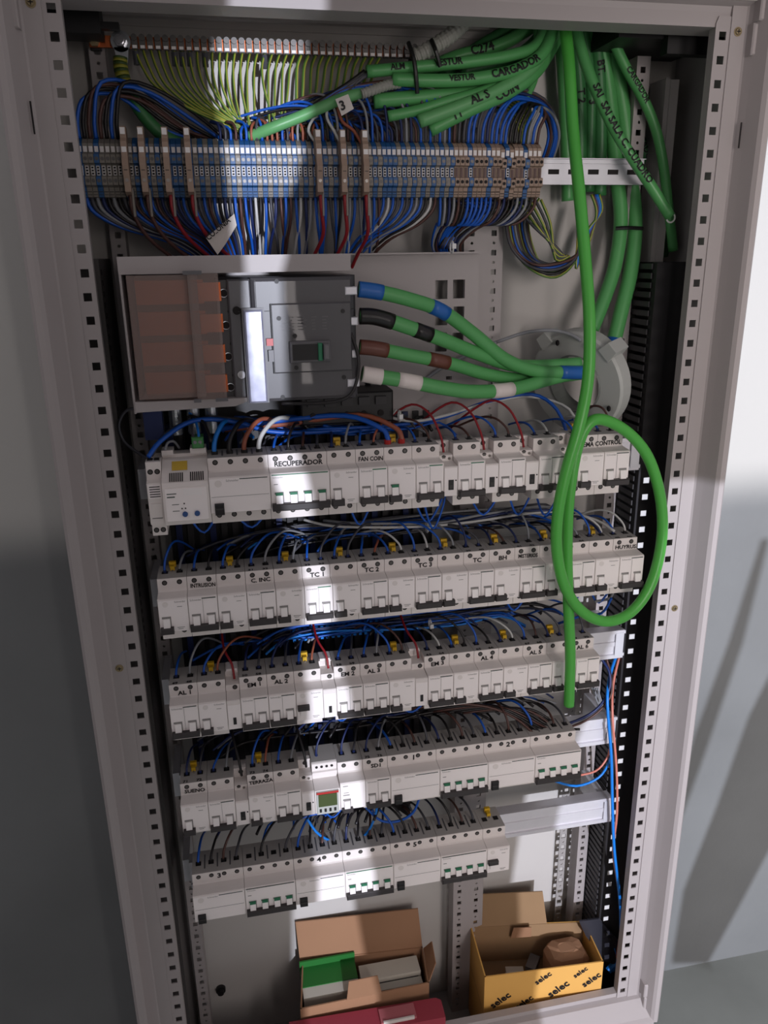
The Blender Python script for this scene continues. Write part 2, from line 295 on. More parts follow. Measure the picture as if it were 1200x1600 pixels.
# ---- uprights
def upright(xs, xe, cols, label, z0=-8, n=63, y=133):
    t = thing('perforated_upright', label, 'metal strip', ((xs+xe)/2, y, -1590))
    mb = MB(); strip(mb, xs, xe, cols, z0, n, 25, y, 3.6); mb.box(xs, xe, y, y+2, -1590, z0-n*25+6); mb.box(xs, xe, y, y+2, z0+6, z0+16); mb.build('perforated_face', 'post', t)
    MB().box(xs, xs+1.5, y+2, y+28, -1590, z0+16).box(xe-1.5, xe, y+2, y+28, -1590, z0+16).build('side_flange', 'post', t); return t
upright(15, 33, [24.5], 'narrow perforated steel upright at the left side of the interior')
upright(468, 523, [479, 510], 'wide perforated steel upright with two rows of holes in the middle of the interior', -9.6)
upright(700, 719, [709], 'narrow perforated steel upright beside the slotted duct on the right', -9)
t = thing('rear_upright', 'thin rear perforated strip at the lower right, behind the right upright', 'metal strip', (684, 160, -1590))
mb = MB(); strip(mb, 677, 690, [684], -900, 27, 25, 160, 4.2); mb.build('perforated_face', 'side', t)
# ---- slotted ducts
def duct(x0, x1, y0, y1, z0, z1, side, label, squares=None):
    t = thing('slotted_wiring_duct', label, 'cable duct', ((x0+x1)/2, (y0+y1)/2, z0))
    xs = x0 if side < 0 else x1
    MB().box(x0+4, x1-4, y0, y0+2, z0, z1).box(x0+2 if side < 0 else x1-4, x0+4 if side < 0 else x1-2, y0, y0+12, z0, z1).build('duct_cover', 'duct', t)
    MB().box(x0+12, x1-12, y0+4, y1, z0, z1).build('duct_back', 'black', t)
    zz = z0+6; first = None
    while zz < z1-6:
        if first is None:
            first = MB().box(xs-1, xs+1, y0+9, y1, zz, zz+7.4).build('duct_tooth', 'ductt', t)
            zz0 = zz
        else:
            c = first.copy(); C.objects.link(c); c.location.z = (zz-zz0)*S
        zz += 12.5
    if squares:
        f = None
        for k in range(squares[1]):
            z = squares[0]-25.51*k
            if f is None: f = MB().box(squares[2]-4.6, squares[2]+4.6, y0-.8, y0+.2, z-4.2, z+4.2).build('painted_light_spot', 'white', t)  # white squares painted where light falls through the post holes
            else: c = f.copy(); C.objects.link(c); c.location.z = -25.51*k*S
    return t
duct(722, 781, 80, 146, -1590, -250, -1, 'long black slotted wiring duct standing along the right side of the interior', (-556.3, 36, 737))  # black duct widened towards the post to stand in for shade there
t = thing('side_channel', 'dark grey upright channel along the left side, mostly behind the frame post', 'channel', (-20, 90, -1590))
MB().box(-46, 7, 66, 70, -1590, -235).box(3, 7, 70, 176, -1590, -235).build('channel_face', 'chan', t)
f = None
for k in range(40):
    z = -250-12.5*k
    if f is None: f = MB().box(6.6, 7.5, 74, 80, z-3, z+3).build('channel_slot', 'hole', t)
    else: c = f.copy(); C.objects.link(c); c.location.z = -12.5*k*S

# ================================================================== DIN RAILS
ZN = {1: -482.5, 2: -632, 3: -781, 4: -933, 5: -1086}
PL = {1: 'first', 2: 'second', 3: 'third', 4: 'fourth', 5: 'fifth and lowest'}
for k, xe in ((1, 706), (2, 684), (3, 707), (4, 706), (5, 712)):
    z = ZN[k]; t = thing('mounting_rail', f'aluminium mounting rail that carries the {PL[k]} row of breakers', 'rail', (370, 60, z-48))
    prof = [(50, -1), (50, -7), (53, -8), (53, -20), (51.5, -21), (51.5, -28), (53, -29), (53, -41), (50, -42), (50, -48), (54, -48), (72, -46), (72, -3), (54, -1)]
    MB().prism([(a, z+b) for a, b in prof][::-1], 34, xe).build('rail_profile', 'alu', t)
    MB().box(xe-14, xe-1, 49, 51, z-44, z-5).box(xe-16, xe-4, 72, 133, z-44, z-5).build('end_bracket', 'galv', t)
    MB().box(24, 34, 62, 133, z-44, z-5).build('end_bracket', 'galv', t)
    MB().box(xe-4, xe+3, 52, 56, z-8, z-3).box(xe-4, xe+3, 52, 56, z-46, z-41).build('rail_tab', 'galv', t)
# ================================================================== MODULAR DEVICES
def dev_profile(low=True):
    P = [(49, 18), (3, 18), (3, 2.5), (1, 1.2), (-18, -.2), (-19, -1.2), (-19, -44), (-17.5, -45)]
    P += [(3, -45), (3, -64), (49, -64)] if low else [(12, -45), (12, -47), (49, -47)]
    return P[::-1]
def screw_part(t, x, y, z, dark=True):
    b = MB().cyl((x, y-.3, z), 3.3, .6, 'y', 12); o = b.build('screw', 'hole', t)
    MB().cyl((x, y-.55, z), 2.2, .4, 'y', 10).build('screw_head', 'tscrew', o, base=t['_b'])
    return o
def base_dev(w, low=True, topscr=True, face='face'):
    t = thing('device', '', '', (0, 3, -64))
    MB().prism(dev_profile(low), .25, w-.25).build('body', 'body', t)
    MB().box(.8, w-.8, -19.5, -18.6, -44, -2).build('front_face', face, t)
    MB().box(.3, w-.3, 3.6, 48.5, 17.9, 18.25).build('top_face', 'grey', t)  # greyer than the body: shade on the tops put into the colour
    n = round(w/18)
    for i in range(n):
        if topscr: screw_part(t, 9+18*i, 3, 12.6)
        MB().box(5.2+18*i, 12.8+18*i, 19, 27, 18.2, 18.8).build('terminal_opening', 'black', t)
        if low: screw_part(t, 9+18*i, 3, -54)
    return t
def toggle(t, x, z0=-36.8, m=None):
    o = MB().add([(x-4, -19, z0), (x+4, -19, z0), (x+4, -24, z0), (x-4, -24, z0), (x-4, -19, z0+11), (x+4, -19, z0+11), (x+4, -22, z0+11), (x-4, -22, z0+11)],
                 [(0,1,2,3),(4,7,6,5),(3,2,6,7),(0,3,7,4),(1,5,6,2)]).build('toggle', 'tog', t)
    MB().box(x-5.4, x+5.4, -19.9, -19.4, z0+11, z0+13.5).box(x+4.2, x+5.4, -19.9, -19.4, z0, z0+12).build('toggle_slot_shade', 'print', o, base=t['_b'])  # grey bars paint a shadow line above and beside the toggle
    if m: MB().box(x-4.2, x+4.2, -23, -19, z0+10, z0+13).build('status_flag', m, o, base=t['_b'])
def hbar(t, x0, x1, z0=-45, z1=-36.8):
    MB().bbox(x0, x1, -26.5, -17, z0, z1, 1.2).build('handle_bar', 'bar', t)
def mcb2(green):
    t = base_dev(36)
    for x in (9, 27): toggle(t, x)
    hbar(t, .8, 35.2)
    MB().box(17, 34, -19.9, -19.4, -3.4, -2.2).build('colour_stripe', 'stripe' if green else 'dstripe', t)
    MB().box(17.8, 18.1, -19.9, -19.4, -38, -4).build('pole_seam', 'print', t)
    text_mb('Schneider', 0.0, 2.5, -19.7, -5.5, 3.6).build('printed_name', 'print', t)
    return t
def rcd2(mid=False, flag=False):
    t = base_dev(36); 
    if mid:
        MB().bbox(1.5, 17, -26, -17, -27, -20, 1.2).build('handle_bar', 'bar', t); MB().box(5, 13, -22, -18, -36, -27).build('toggle', 'tog', t)
    else: toggle(t, 9, m='stripe' if flag else None); hbar(t, 1.2, 17)
    MB().cyl((9, -19.9, -7), 3.4, .6, 'y', 16).build('test_button', 'body', t)
    text_mb('Schneider', 0.0, 20, -19.7, -5.5, 3.4).build('printed_name', 'print', t)
    MB().box(23, 29, -19.8, -19.4, -11.2, -10.6).box(21, 30, -19.8, -19.4, -39.2, -38.6).box(22, 28, -19.8, -19.4, -41.2, -40.6).build('printed_lines', 'print', t)
    o = MB().box(15.2, 20.8, 28, 36, 18.2, 24).box(13.6, 22.4, 36, 41, 20, 27).build('yellow_clip', 'yellow', t); MB().box(17, 19, 24, 33, 18.3, 19.4).build('clip_tab', 'tgrey', o, base=t['_b'])
    return t
def aux(kind):
    t = thing('device', '', '', (0, 3, -47))
    P = [(49, 12), (30, 12), (30, 18), (22, 18), (22, 4), (10, 4), (4, 3), (3, -4), (-18, -6), (-19, -7), (-19, -44), (-17, -45), (49, -45)]
    if kind == 'white': P = [(49, 18), (24, 18), (24, 10), (3, 9), (3, 0), (-18, -2), (-19, -3), (-19, -44), (-17, -45), (49, -45)]
    MB().prism(P[::-1], .25, 17.75).build('body', 'body', t); MB().box(.8, 17.2, -19.5, -18.6, -44, -8).build('front_face', 'face', t)
    if kind == 'white':
        MB().box(2, 16, 24, 44, 18, 21).build('terminal_cover', 'tog', t); screw_part(t, 12, 3, 5); MB().box(7, 11, -20.2, -19, -37, -27).build('indicator', 'black', t)
    else:
        screw_part(t, 6, 4, 0); MB().cyl((13, 2.6, -1), 1.8, .8, 'y', 8).build('test_point', 'tgrey', t); screw_part(t, 10, 22, 12)
        MB().box(6, 12.5, -20.6, -19, -36, -23).build('indicator', 'black', t); MB().box(7.5, 11, -21, -20.5, -34, -30).build('indicator_flag', 'bar', t)
        MB().cyl((15.5, -20, -24), 1, .8, 'y', 8).build('status_dot', 'black', t)
    return t
def slots4(t):
    for i in range(1, 4): MB().box(18*i-1, 18*i+1, 12, 40, 18.1, 18.6).build('barrier_slot', 'mid', t)
def rcd4():
    t = base_dev(72); slots4(t)
    o = MB().bbox(5, 16, -24, -18, -46, -32, 1).build('black_lever', 'black', t); MB().box(6, 15, -24.6, -23.6, -39, -37).build('lever_ridge', 'bar', o, base=t['_b'])
    MB().cyl((11, -19.9, -8), 4.2, .6, 'y', 18).build('test_button', 'body', t)
    MB().box(36, 69, -19.9, -19.4, -3.8, -2.8).build('colour_stripe', 'dstripe', t); text_mb('Schneider', 0.0, 20, -19.7, -6, 3.8).build('printed_name', 'print', t)
    MB().box(2, 70, -19.8, -19.4, -24.3, -23.9).build('front_seam', 'print', t)
    return t
def mcb4(green=True):
    t = base_dev(72); slots4(t)
    for i in range(4): toggle(t, 10+17.3*i, m='stripe')
    hbar(t, 1, 71, -45.8, -36.8)
    MB().box(2, 70, -19.9, -19.4, -2.4, -1.4).build('colour_stripe', 'dstripe' if not green else 'stripe', t)
    text_mb('Schneider', 0.0, 3, -19.7, -6, 3.2).build('printed_name', 'print', t); MB().box(4, 9, -19.8, -19.4, -14, -13).build('printed_lines', 'print', t)
    return t
def relay():
    t = thing('device', '', '', (0, 3, -64))
    P = [(49, 20), (30, 20), (30, 16), (20, 15), (-2, 4), (-16, -4), (-19, -8), (-19, -50), (-16, -56), (3, -58), (3, -62), (49, -62)]
    MB().prism(P[::-1], .3, 53.7).build('body', 'body', t)
    MB().box(3, 51, -19.8, -18.8, -50, -10).build('front_face', 'face', t)
    MB().box(0.5, 14, 24, 46, 20, 26).box(34, 53, 24, 46, 20, 27).build('terminal_housing', 'body', t)
    def on(x0, x1, a0, a1, h=.5):    # patch on the sloped shoulder, a in 0..1 from top to bottom
        q = lambda a: (20+(-16-20)*a, 15+(-4-15)*a)
        (ya, za), (yb, zb) = q(a0), q(a1); n = (-.46*h, .88*h)
        return [(x0, ya+n[0], za+n[1]), (x1, ya+n[0], za+n[1]), (x1, yb+n[0], zb+n[1]), (x0, yb+n[0], zb+n[1])]
    MB().add(on(12, 30, .1, .5, 1), [(0, 1, 2, 3)]).build('yellow_label', 'ylab', t)
    mb = MB()
    for i in range(7):
        mb.add(on(9+2.4*i, 10.3+2.4*i, .6, .98, 1), [(0, 1, 2, 3)])
        mb.add(on(33+2.4*i, 34.3+2.4*i, .6, .98, 1), [(0, 1, 2, 3)])
    mb.build('vent_slots', 'hole', t)
    for x in (24, 38): MB().cyl((x, -22, -42), 3.2, 3, 'y', 12).build('setting_knob', 'knob', t)
    MB().box(24, 45, -20.3, -19.6, -19, -11).build('white_label', 'tog', t); MB().box(5, 16, -20.2, -19.6, -17, -16).box(5, 14, -20.2, -19.6, -21, -19.6).box(10, 18, -20.2, -19.6, -30, -29.4).box(10, 18, -20.2, -19.6, -38, -37.4).build('printed_lines', 'dstripe', t)
    for x, z in ((24, -29), (21, -35), (25, -35)): MB().cyl((x, -20.4, z), .9, 1, 'y', 8).build('status_light', 'bar', t)
    o = MB().bbox(37, 51, 20, 40, 27, 41, 1.5).build('green_connector', 'pcbgreen', t)
    for x in (41, 47): MB().cyl((x, 19.4, 35), 2.2, 1, 'y', 10).build('connector_screw', 'chrome', o, base=t['_b'])
    return t
def slim():
    t = thing('device', '', '', (0, 3, -74))
    MB().prism([(49, 18), (3, 18), (3, -3), (-8, -5), (-8, -56), (3, -58), (3, -74), (49, -74)][::-1], .3, 17.7).build('body', 'body', t)
    for x in (5, 13):
        screw_part(t, x, 3, 6); screw_part(t, x, 3, -67); MB().box(x-3, x+3, 10, 18, 18, 19.5).build('terminal_opening', 'black', t)
    MB().box(1.5, 16.5, -8.6, -7.8, -24, -7).build('white_label', 'face', t)
    mb = MB()
    for i in range(5): mb.box(3, 15, -9, -8.5, -10-3*i, -9-3*i)
    mb.build('printed_lines', 'bar', t); MB().box(3, 15, -8.8, -8, -48, -30).build('front_window', 'body', t); MB().box(3, 15, -9, -8.4, -48.6, -47.8).build('window_edge', 'bar', t); return t
def timer():
    t = thing('device', '', '', (0, 3, -47))
    MB().prism([(49, 20), (10, 18), (8, 17), (8, 6), (5, 5), (5, -4), (-19, -7), (-19, -44), (-17, -46), (49, -46)][::-1], .3, 35.7).build('body', 'body', t)
    MB().box(.4, 35.6, 9, 48, 19.6, 20.4).build('top_face', 'grey', t)  # top greyed to paint in its shade
    for i in range(4): MB().cyl((7+7.2*i, 7.4, 12), 2, 1, 'y', 10).build('screw', 'hole', t)
    f = MB().box(2.5, 33.5, -21, -19, -45, -8).build('clear_frame', 'toroid', t)
    MB().box(5, 31, -22, -20.8, -32, -12).build('lcd_screen', 'lcd', t); MB().box(2.5, 33.5, -22, -20.8, -11.5, -8.5).build('red_strip', 'red', t)
    for i in range(4): MB().box(6+6.8*i, 9+6.8*i, -22.2, -20.9, -41, -36).build('button', 'black', t)
    return t
def contactor():
    t = base_dev(36, False); toggle(t, 9, -40); hbar(t, 1.5, 17, -46, -40); MB().box(5, 12, -19.9, -19.4, -16.6, -16).box(4, 13, -19.9, -19.4, -20.8, -19.6).box(4, 11, -19.9, -19.4, -6, -5).build('printed_lines', 'print', t); return t
PROTO = {}
def get(kind):
    if kind in PROTO: return copy_tree(PROTO[kind][0]), PROTO[kind][1]
    f = dict(mcb=lambda: mcb2(False), mcbg=lambda: mcb2(True), rcd=rcd2, rcdm=lambda: rcd2(True), rcdg=lambda: rcd2(False, True), aux=lambda: aux('dark'), auxr=lambda: aux('red'), auxw=lambda: aux('white'), rcd4=rcd4, mcb4=lambda: mcb4(False), mcb4g=mcb4, relay=relay, slim=slim, timer=timer, cont=contactor)[kind]
    t = f(); PROTO[kind] = (t, tuple(t['_b'])); return t, PROTO[kind][1]
NAMES = dict(mcb='circuit_breaker', mcbg='circuit_breaker', rcd='residual_current_breaker', rcdm='residual_current_breaker', rcdg='residual_current_breaker', aux='auxiliary_contact', auxr='auxiliary_contact', auxw='auxiliary_contact', rcd4='residual_current_breaker', mcb4='circuit_breaker', mcb4g='circuit_breaker', relay='monitoring_relay', slim='slim_contactor', timer='digital_timer', cont='contactor')
WD = dict(mcb=36, mcbg=36, rcd=36, rcdm=36, rcdg=36, aux=18, auxr=18, auxw=18, rcd4=72, mcb4=72, mcb4g=72, relay=54, slim=18, timer=36, cont=36)
def D(kind, label, hand=None, nums=None): return (kind, label, hand, nums)
ROWS = {
1: (40, [D('slim', 'slim one-pole contactor with printed data label, leftmost in the first row'), D('relay', 'grey monitoring relay with yellow sticker, green connector and two blue dials'),
  D('rcd4', 'wide four-pole residual current device with black lever beside the monitoring relay'), D('mcb4g', 'four-pole breaker with green flags handwritten RECUPERADOR in the first row', 'RECUPERADOR'),
  D('rcd', 'two-pole residual current breaker right of the RECUPERADOR breaker'), D('mcbg', 'two-pole breaker handwritten FAN COIN in the first row', 'FAN COIN'),
  D('rcdg', 'residual current breaker fed by two thick wires in red sleeves'), D('mcbg', 'unmarked two-pole breaker right of the one with red wire sleeves'), D('auxr', 'narrow auxiliary contact, first from the left in the first row'),
  D('mcbg', 'unmarked two-pole breaker between first and second auxiliary contacts of the first row'), D('auxr', 'narrow auxiliary contact, second from the left in the first row'),
  D('mcb', 'unmarked two-pole breaker between second and third auxiliary contacts of the first row'), D('auxr', 'narrow auxiliary contact, third from the left in the first row'),
  D('mcb', 'two-pole breaker partly behind the hanging green cable in the first row'), D('aux', 'narrow auxiliary contact hidden behind the green cable in the first row'),
  D('rcd', 'residual current breaker just right of the green cable, first row', 'SISTEMA CONTROL'), D('mcb', 'two-pole breaker handwritten CONTROL, rightmost of the first row')]),
2: (38.5, [D('rcd', 'residual current breaker at the left end of the second row'), D('mcb', 'two-pole breaker handwritten INTRUSION in the second row', 'INTRUSION'),
  D('rcd', 'residual current breaker right of the INTRUSION breaker'), D('mcb', 'two-pole breaker handwritten C. INC in the second row', 'C. INC', ('31', '32')),
  D('rcd', 'residual current breaker right of the C. INC breaker'), D('mcbg', 'brightly lit two-pole breaker handwritten TC 1', 'TC 1', ('33', '34')),
  D('rcd', 'residual current breaker between the TC 1 and TC 2 breakers'), D('mcb', 'two-pole breaker handwritten TC 2', 'TC 2', ('35', '36')),
  D('rcd', 'residual current breaker between the TC 2 and TC 3 breakers'), D('mcb', 'two-pole breaker handwritten TC 3', 'TC 3', ('37', '38')),
  D('rcd', 'residual current breaker right of the TC 3 breaker'), D('mcb', 'two-pole breaker handwritten TC without a number', 'TC', ('39', '40')),
  D('rcd', 'residual current breaker handwritten BH', 'BH'), D('mcb', 'two-pole breaker with blotted handwriting left of the green cable, second row', 'MISTERIOS', ('41', '42')),
  D('rcd', 'residual current breaker behind the green cable in the second row'), D('mcb', 'unmarked two-pole breaker just right of the green cable, second row', None, ('43', '44')),
  D('rcd', 'residual current breaker inside the green cable loop, second row'), D('mcb', 'two-pole breaker handwritten HUYRUS at the right end of the second row', 'HUYRUS', ('45', '46'))]),
3: (38.5, [D('mcb', 'two-pole breaker handwritten AL 1', 'AL 1', ('49', '48')), D('rcd', 'residual current breaker right of the AL 1 breaker'), D('auxw', 'narrow auxiliary contact with red wire left of the EM 1 breaker'),
  D('mcb', 'two-pole breaker handwritten EM 1', 'EM 1', ('50', '58')), D('mcb', 'two-pole breaker handwritten AL 2', 'AL 2'), D('rcdm', 'switched-off breaker with raised black handle right of AL 2'),
  D('auxw', 'brightly lit narrow auxiliary contact left of the EM 2 breaker'), D('mcb', 'two-pole breaker handwritten EM 2', 'EM 2', ('58', '59')), D('mcb', 'two-pole breaker handwritten AL 3', 'AL 3'),
  D('rcd', 'residual current breaker right of the AL 3 breaker'), D('auxw', 'narrow auxiliary contact left of the EM 3 breaker'), D('mcb', 'two-pole breaker handwritten EM 3', 'EM 3', ('63', '64')),
  D('rcd', 'residual current breaker between the EM 3 and AL 4 breakers'), D('mcb', 'two-pole breaker handwritten AL 4', 'AL 4', ('65', '66')), D('rcd', 'residual current breaker between the AL 4 and AL 5 breakers'),
  D('mcb', 'two-pole breaker handwritten AL 5', 'AL 5', ('67', '68')), D('rcd', 'residual current breaker behind the green cable end, third row'), D('mcb', 'two-pole breaker handwritten AL 6 at the right end of the third row', 'AL 6', ('69', '70'))]),
4: (38.5, [D('rcd', 'residual current breaker handwritten SUENO at the left end of the fourth row', 'SUENO', ('71', '72')), D('mcb', 'two-pole breaker right of the SUENO breaker'), D('aux', 'narrow auxiliary contact left of the TERRAZA breaker'),
  D('rcd', 'residual current breaker handwritten TERRAZA', 'TERRAZA', ('73', '74')), D('mcb', 'two-pole breaker right of the TERRAZA breaker'), D('aux', 'narrow auxiliary contact left of the digital timer'),
  D('timer', 'digital timer with green display and red strip'), D('cont', 'white contactor right of the digital timer'), D('mcb', 'two-pole breaker handwritten SD1 with numbers 75 and 76', 'SD1', ('75', '76')),
  D('rcd4', 'four-pole residual current device handwritten 1', '1'), D('mcb4', 'four-pole breaker with green flags between devices marked 1 and 2'), D('rcd4', 'four-pole residual current device handwritten 2', '2'), D('mcb4', 'four-pole breaker with green flags at the right end of the fourth row')]),
5: (41, [D('rcd4', 'four-pole residual current device handwritten 3', '3'), D('mcb4', 'four-pole breaker with green flags between devices marked 3 and 4'), D('rcd4', 'four-pole residual current device handwritten 4', '4'),
  D('mcb4g', 'four-pole breaker with green flags between devices marked 4 and 5'), D('rcd4', 'four-pole residual current device handwritten 5', '5'), D('mcb4', 'four-pole breaker with green flags right of the device marked 5'), D('rcdm', 'two-pole breaker with lowered black handle at the right end of the lowest row')])}
TERM = {}                       # where wires enter, per row
BUILT = [get(d[0]) for r in ROWS for d in ROWS[r][1]]; bi = 0; ORD = 'first second third fourth fifth sixth seventh eighth ninth tenth eleventh twelfth thirteenth fourteenth fifteenth sixteenth seventeenth eighteenth'.split()
for r, (x0, devs) in ROWS.items():
    x = x0; z = ZN[r]; TERM[r] = []
    for di, (kind, label, hand, nums) in enumerate(devs):
        if any(ch.isdigit() for ch in label): label = label.replace(' at the left end of the fourth row', '').replace(' at the right end of the third row', '')+f', {ORD[di]} in {PL[r].split()[0]} row'
        t, lb = BUILT[bi]; bi += 1; b = (x+lb[0], lb[1], z+lb[2]); t.location = W(b); t['_b'] = b; t.name = NAMES[kind]
        tag(t, label, {'circuit_breaker': 'circuit breaker', 'residual_current_breaker': 'circuit breaker'}.get(NAMES[kind], NAMES[kind].replace('_', ' ')), f'modular devices in the {PL[r]} row')
        if hand:
            sz = 8.4 if len(hand) < 5 else 7.6; sx = min(1.1, (WD[kind]-3)/(len(hand)*.62*sz))
            if hand in '12345': cx_, zz, sz = x+37.5, z+7, 11
            elif hand == 'RECUPERADOR': cx_, zz, sz, sx = x+37, z+3, 8.5, 1
            elif hand == 'SISTEMA CONTROL': cx_, zz, sz, sx = x+36, z+3.2, 8.5, .9
            else: cx_, zz = x+WD[kind]/2+1, z+2.8
            q = text_mb(hand, .03, cx_, 2.4, zz, sz, random.uniform(-.03, .05), sx, True)
            q.build('handwriting', 'ink', t)
        if nums:
            for i, s_ in enumerate(nums): text_flat(s_, .03, x+4+18*i, 4.4, z+18.6, 7.5).build('handwritten_number', 'ink', t)
        for i in range(round(WD[kind]/18)): TERM[r].append((x+9+18*i, kind, i))
        x += WD[kind]

# ================================================================== WIRES
WN = dict(w_blue='blue', w_bright='bright blue', w_navy='navy', w_black='black', w_brown='brown', w_terra='terracotta', w_grey='grey', w_white='pale grey', w_red='red', w_pink='pink', w_dgrey='dark grey', w_earth='green and yellow', w_green='green', w_dgreen='dark green')
STUFF = {}
def stuffwire(key, pts, r, m, n=6, sub=3):
    STUFF.setdefault(key, []).append((MB().tube(pts, r, n, sub), m))
def flush_stuff(key, name, label, cat):
    L = STUFF[key]; mb = MB(); idx = []; ms = sorted({m for _, m in L})
    for q, m in L: mb.add(q.v, q.f); idx += [ms.index(m)]*len(q.f)
    b = L[0][0].v[0]; o = mb.build(name, ms[0], base=b, smooth=True, kind='stuff')
    for m in ms[1:]: o.data.materials.append(M[m])
    o.data.polygons.foreach_set('material_index', idx); tag(o, label, cat); return o
def wire(pts, r, m, where, name='wire', n=6, sub=4, group=None, cat='wire', boot=None, label=None):
    b = tuple(pts[0]); o = MB().tube(pts, r, n, sub).build(name, m, base=b, smooth=True)
    if m == 'w_earth':
        me = o.data; uvl = me.uv_layers.new(); k = 0
        for p in me.polygons:
            for li, vi in zip(p.loop_indices, p.vertices): uvl.data[li].uv = (((vi % n)+.5)/n, 0)
    tag(o, label or f'{WN[m]} wire {where}', cat, group or f'{WN[m]} wires {where}')
    if boot:
        c = pts[0]; MB().cyl((c[0], c[1], c[2]-1), r*1.35, 7, 'z', 8).build('ferrule', boot, o, base=b)
    return o
# -- wires into the tops of the breakers
rnd = random.Random(3)
for r in (1, 2, 3, 4, 5):
    zt = ZN[r]+18
    last = 0
    for idx, (x, kind, i) in enumerate(TERM[r]):
        if kind in ('aux', 'auxr', 'auxw'):
            if r in (1, 3) and kind != 'aux':
                s_ = -1; p = [(x-2, 8, zt-12), (x-4, 16, zt+8), (x-14, 34, zt+34), (x-34, 50, zt+44), (x-62, 66, zt+24), (x-78, 90, zt)]
                if r == 3: p = [(x+3, 12, zt-6), (x+1, 20, zt+12), (x-8, 40, zt+26), (x-10, 80, zt+40)]
                wire(p, 1.6, 'w_red', f'into the narrow auxiliary contacts of the {PL[r]} row')
            elif r == 4: wire([(x+2, 12, zt-6), (x, 16, zt+16), (x-6, 40, zt+40), (x-10, 80, zt+50)], 1.8, 'w_black', 'into the narrow auxiliary contacts of the fourth row')
            continue
        if kind in ('relay', 'timer') and i > 0: continue
        if r == 1 and x < 95 : continue
        four = kind in ('rcd4', 'mcb4', 'mcb4g')
        if r == 5 and (kind == 'rcdm' or (kind in('mcb4',) and i in (0, 2) and x < 300)): continue
        if r == 4 and kind == 'mcb4' and x > 500 and i == 1: continue
        if four: m = ['w_blue', 'w_black', 'w_brown', 'w_dgrey'][i]
        elif i == 0: m = 'w_blue' if rnd.random() < .8 else 'w_navy'
        else: m = rnd.choice(['w_dgrey', 'w_black', 'w_grey', 'w_dgrey', 'w_terra'] if x < 330 else ['w_grey', 'w_dgrey', 'w_black', 'w_white', 'w_brown'])
        if r == 1 and kind == 'rcd4': m = ['w_bright', 'w_black', 'w_terra', 'w_white'][i]
        if r == 1 and 256 < x-1 < 292 and False: pass
        red = r == 1 and kind == 'rcdg'
        rr = 2.9 if (r == 1 and x < 190) else 1.55 if not four else 1.8
        side = 1 if x < 330 else -1
        if r in (4,) and x > 330: side = -1
        dx = side*rnd.uniform(14, 46) if not four else side*rnd.uniform(10, 34)
        up = rnd.uniform(22, 38) if not four else rnd.uniform(24, 34)
        if r == 1: dx, up = side*rnd.uniform(10, 30), rnd.uniform(18, 30)
        if r == 1 and kind == 'rcd4': dx, up = 26+6*i, 34
        if red:
            m = ['w_blue', 'w_terra'][i]; p = [(x, 22, zt), (x, 22, zt+8), (x-8, 30, zt+20), (x-50, 50, zt+34), (x-130, 60, zt+30-4*i), (x-220, 70, zt+20)]
            wire(p, 3.4, m, 'ending in a red sleeve in the first row', boot='red', n=8); continue
        if rnd.random() < .5 and not (r == 1 and kind == 'rcd4'): dx *= .35; up *= .5
        p = [(x, 23, zt-2), (x, 23.5, zt+8*up/30), (x+.12*dx, 28, zt+.62*up), (x+.45*dx, 38, zt+up), (x+.8*dx, 54, zt+up*1.02), (x+dx*1.25, 72, zt+.7*up), (x+dx*1.9, 92, zt+.1*up)]
        if m == 'w_blue' and r in (3, 4, 5) and rnd.random() < .35: m = 'w_navy'  # some blue wires turned navy to paint them as lying in shade
        wire(p, rr, m, f'looping into the top of the {PL[r]} row', name='breaker_wire', boot='w_navy' if (not four and m in ('w_blue', 'w_dgrey', 'w_navy')) else 'black')
# -- horizontal bundles between the rows
BC = ['w_blue', 'w_blue', 'w_grey', 'w_dgrey', 'w_black', 'w_blue', 'w_bright', 'w_navy', 'w_blue', 'w_dgrey', 'w_black', 'w_navy']
for r, n, x0, x1 in ((1, 7, 80, 470), (2, 16, 50, 640), (3, 16, 50, 650), (4, 17, 60, 660), (5, 9, 60, 380)):
    zt = ZN[r]+18
    for k in range(n):
        a = x0+rnd.uniform(0, 300); b = x1-rnd.uniform(0, 180); y = 72+rnd.uniform(0, 36); z = zt+rnd.uniform(6, 30); m = BC[k % len(BC)]
        if a > 190 or r == 4: m = {'w_blue': rnd.choice(('w_blue', 'w_dgrey', 'w_navy')), 'w_bright': 'w_dgrey'}.get(m, m)
        if r == 4 and k % 3 == 0: m = 'w_black'
        mm = 6; P = [(a, y-22, z-10)]+[(a+(b-a)*(j+.5)/mm, y+rnd.uniform(-5, 5), z+rnd.uniform(-5, 5)) for j in range(mm)]+[(b, y-16, z-12)]
        stuffwire(r, P, 1.7 if m != 'w_black' else 2.2, m)
    flush_stuff(r, 'wire_bundle', f'loose bundle of blue, grey and black wires running sideways behind the {PL[r].split()[0]} row', 'wires')
